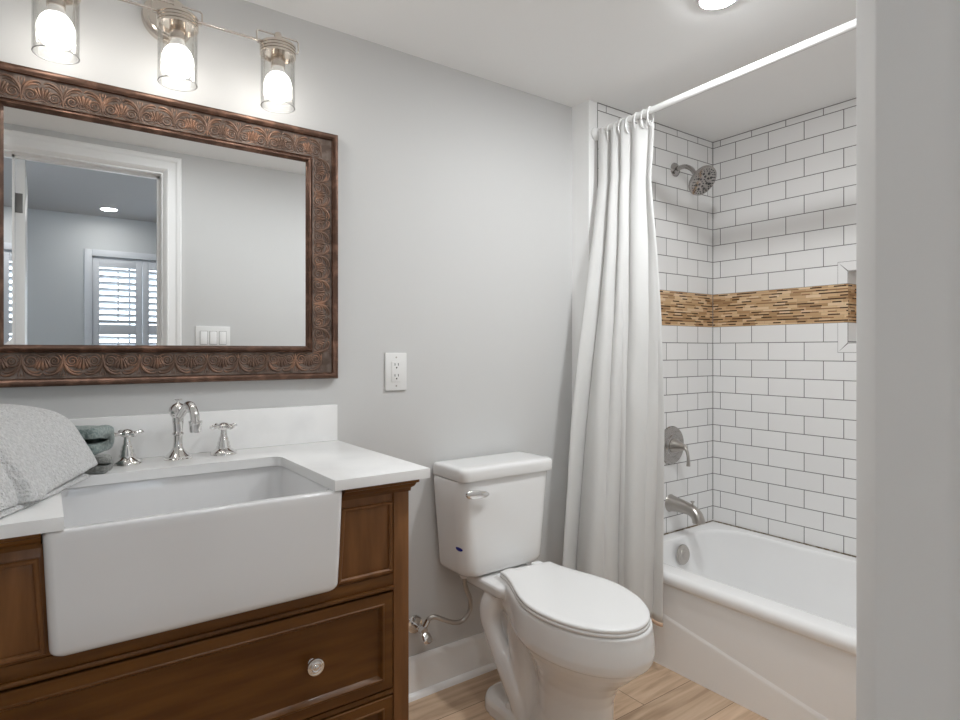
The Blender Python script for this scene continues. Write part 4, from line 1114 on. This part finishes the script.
bm = NB(); lathe(bm, [(0.0035, 0), (0.0035, 0.018), (0.006, 0.020), (0.0085, 0.023), (0.0085, 0.026), (0, 0.0275)], Matrix.Translation((2.281, 1.582, 0.488)), 18); obj('diverter_knob', bm, M_nickel, ts)

# ------------------------------------------------------------------ curtain rod, rings and curtain
RA, RBp = Vector((1.800, YT - 0.0005, 2.033)), Vector((1.800, YD + 0.0005, 2.071))
rod = thing('curtain_rod', 'white straight shower curtain rod across the tub alcove', 'curtain rod', RA)
rv = (RBp - RA)
bm = NB(); tube(bm, [RA + rv * (k / 8) for k in range(9)], 0.0125, 20); obj('tube', bm, M_rod, rod)
for p, d in ((RA, (0, -1, 0)), (RBp, (0, 1, 0))):
    bm = NB(); lathe(bm, [(0.026, 0), (0.026, 0.006), (0.018, 0.014), (0.0128, 0.018)], frame(p, d), 24); obj('end_flange', bm, M_rod, rod)
def rodz(y): return RA.z + (RA.y - y) / (RA.y - RBp.y) * (RBp.z - RA.z)
CUR_YS = [1.655, 1.622, 1.588, 1.556, 1.522, 1.488, 1.455, 1.425]
bm = NB(); nb = 20
tube(bm, [(1.800 + 0.0185 * cos(2 * pi * i / nb), 1.655, rodz(1.655) - 0.019 + 0.034 * sin(2 * pi * i / nb)) for i in range(nb)], 0.0027, 8, closed=True)
ring0 = tag(obj('curtain_ring', bm, M_rod, loc=(1.800, 1.655, rodz(1.655))), 'white curtain ring nearest the tiled end wall', 'curtain ring', 'rings of the shower curtain')
places = ['second', 'third', 'fourth', 'fifth', 'sixth', 'seventh']
for k, y in enumerate(CUR_YS[1:]):
    r = ring0.copy(); C.collection.objects.link(r); r.location = (1.800, y, rodz(y)); r.rotation_euler = (0, 0, random.uniform(-0.25, 0.25))
    r['label'] = 'white curtain ring in full view at the open end of the curtain' if k == 6 else f'white curtain ring, {places[k]} along the rod from the tiled end wall'
# curtain: rows from hem to top, folds as waves about a base line
def lerp(tab, z):
    for (z0, a), (z1, b) in zip(tab[:-1], tab[1:]):
        if z <= z1:
            t = max(0.0, (z - z0) / (z1 - z0)); return tuple(x + (y - x) * t for x, y in zip(a, b))
    return tab[-1][1]
LT = [(0.19, (1.588, 1.662)), (0.375, (1.590, 1.662)), (0.62, (1.612, 1.662)), (0.90, (1.636, 1.662)), (1.17, (1.676, 1.662)), (1.60, (1.752, 1.662)), (1.85, (1.788, 1.662)), (2.02, (1.811, 1.664))]
RT = [(0.17, (1.806, 1.376)), (0.52, (1.812, 1.376)), (0.92, (1.812, 1.372)), (1.28, (1.812, 1.384)), (1.55, (1.812, 1.404)), (1.80, (1.812, 1.428)), (1.97, (1.812, 1.412)), (2.02, (1.810, 1.408))]
NWV = 4.3
def curt(s, z):
    a = Vector((*lerp(LT, z), z)); b = Vector((*lerp(RT, z), z))
    d = (b - a); d.z = 0; dn = d.normalized(); nrm = Vector((-abs(dn.y), -abs(dn.x), 0)).normalized() if True else None
    h = (z - 0.19) / 1.83
    ph = s + 0.035 * sin(2 * pi * s * 1.3 + 1.0 + 2.2 * h) + 0.03 * sin(3.1 * h) * s * (1 - s)
    env = 0.35 + 0.65 * sin(pi * min(max(s, 0.0), 1.0)) ** 0.5
    amp = (0.018 + 0.026 * (1 - h)) * (0.8 + 0.3 * sin(5 * s + 1.5))
    wv = 2 * abs(sin(pi * (NWV * ph + 0.35))) ** 0.75 - 1.2      # round ridges, narrow creases
    # one wide soft panel takes over towards the hem
    wide = 2 * abs(sin(pi * (2.55 * ph + 0.62))) ** 0.7 - 1.2
    k = max(0.0, min(1.0, (0.75 - h) / 0.55))
    off = amp * env * (wv * (1 - 0.72 * k) + wide * 1.25 * k)
    off += 0.004 * noise.noise(Vector((s * 7, z * 5, 0.3)))
    p = a + d * s + nrm * off
    if h > 0.9:                                       # the header follows the rod and scallops between the rings
        t = (h - 0.9) / 0.1
        e_ = max(0.0, (s - 0.45) / 0.55)
        p.z += t * (rodz(p.y) + 0.006 - 0.020 * (0.5 + 0.5 * cos(2 * pi * 7 * s)) - 0.040 * e_ * e_ * (3 - 2 * e_) - ZTOP)
        p.x -= 0.020 * t * (1 - 0.7 * e_)
    return p
ZTOP = 2.02
cur = thing('shower_curtain', 'white cloth shower curtain gathered at the tiled end of the rod', 'shower curtain', (1.72, 1.55, 0.19))
bm = NB(); NSX, NZ = 150, 70
rows = [[bm.verts.new(curt(i / NSX, 0.190 + (ZTOP - 0.190) * k / NZ)) for i in range(NSX + 1)] for k in range(NZ + 1)]
for a, b in zip(rows[:-1], rows[1:]):
    for i in range(NSX): bm.faces.new((a[i], a[i + 1], b[i + 1], b[i]))
co = obj('cloth', bm, M_curtain, cur, angle=180)
so = co.modifiers.new('thickness', 'SOLIDIFY'); so.thickness = 0.0012
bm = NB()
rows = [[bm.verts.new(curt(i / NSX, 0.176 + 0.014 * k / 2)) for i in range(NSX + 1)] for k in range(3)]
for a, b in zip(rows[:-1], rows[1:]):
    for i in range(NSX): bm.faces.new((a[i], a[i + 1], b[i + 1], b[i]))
ho = obj('hem', bm, M_hem_glow, cur, angle=180); ho['label'] = 'hem tinted peach with painted warm floor light'
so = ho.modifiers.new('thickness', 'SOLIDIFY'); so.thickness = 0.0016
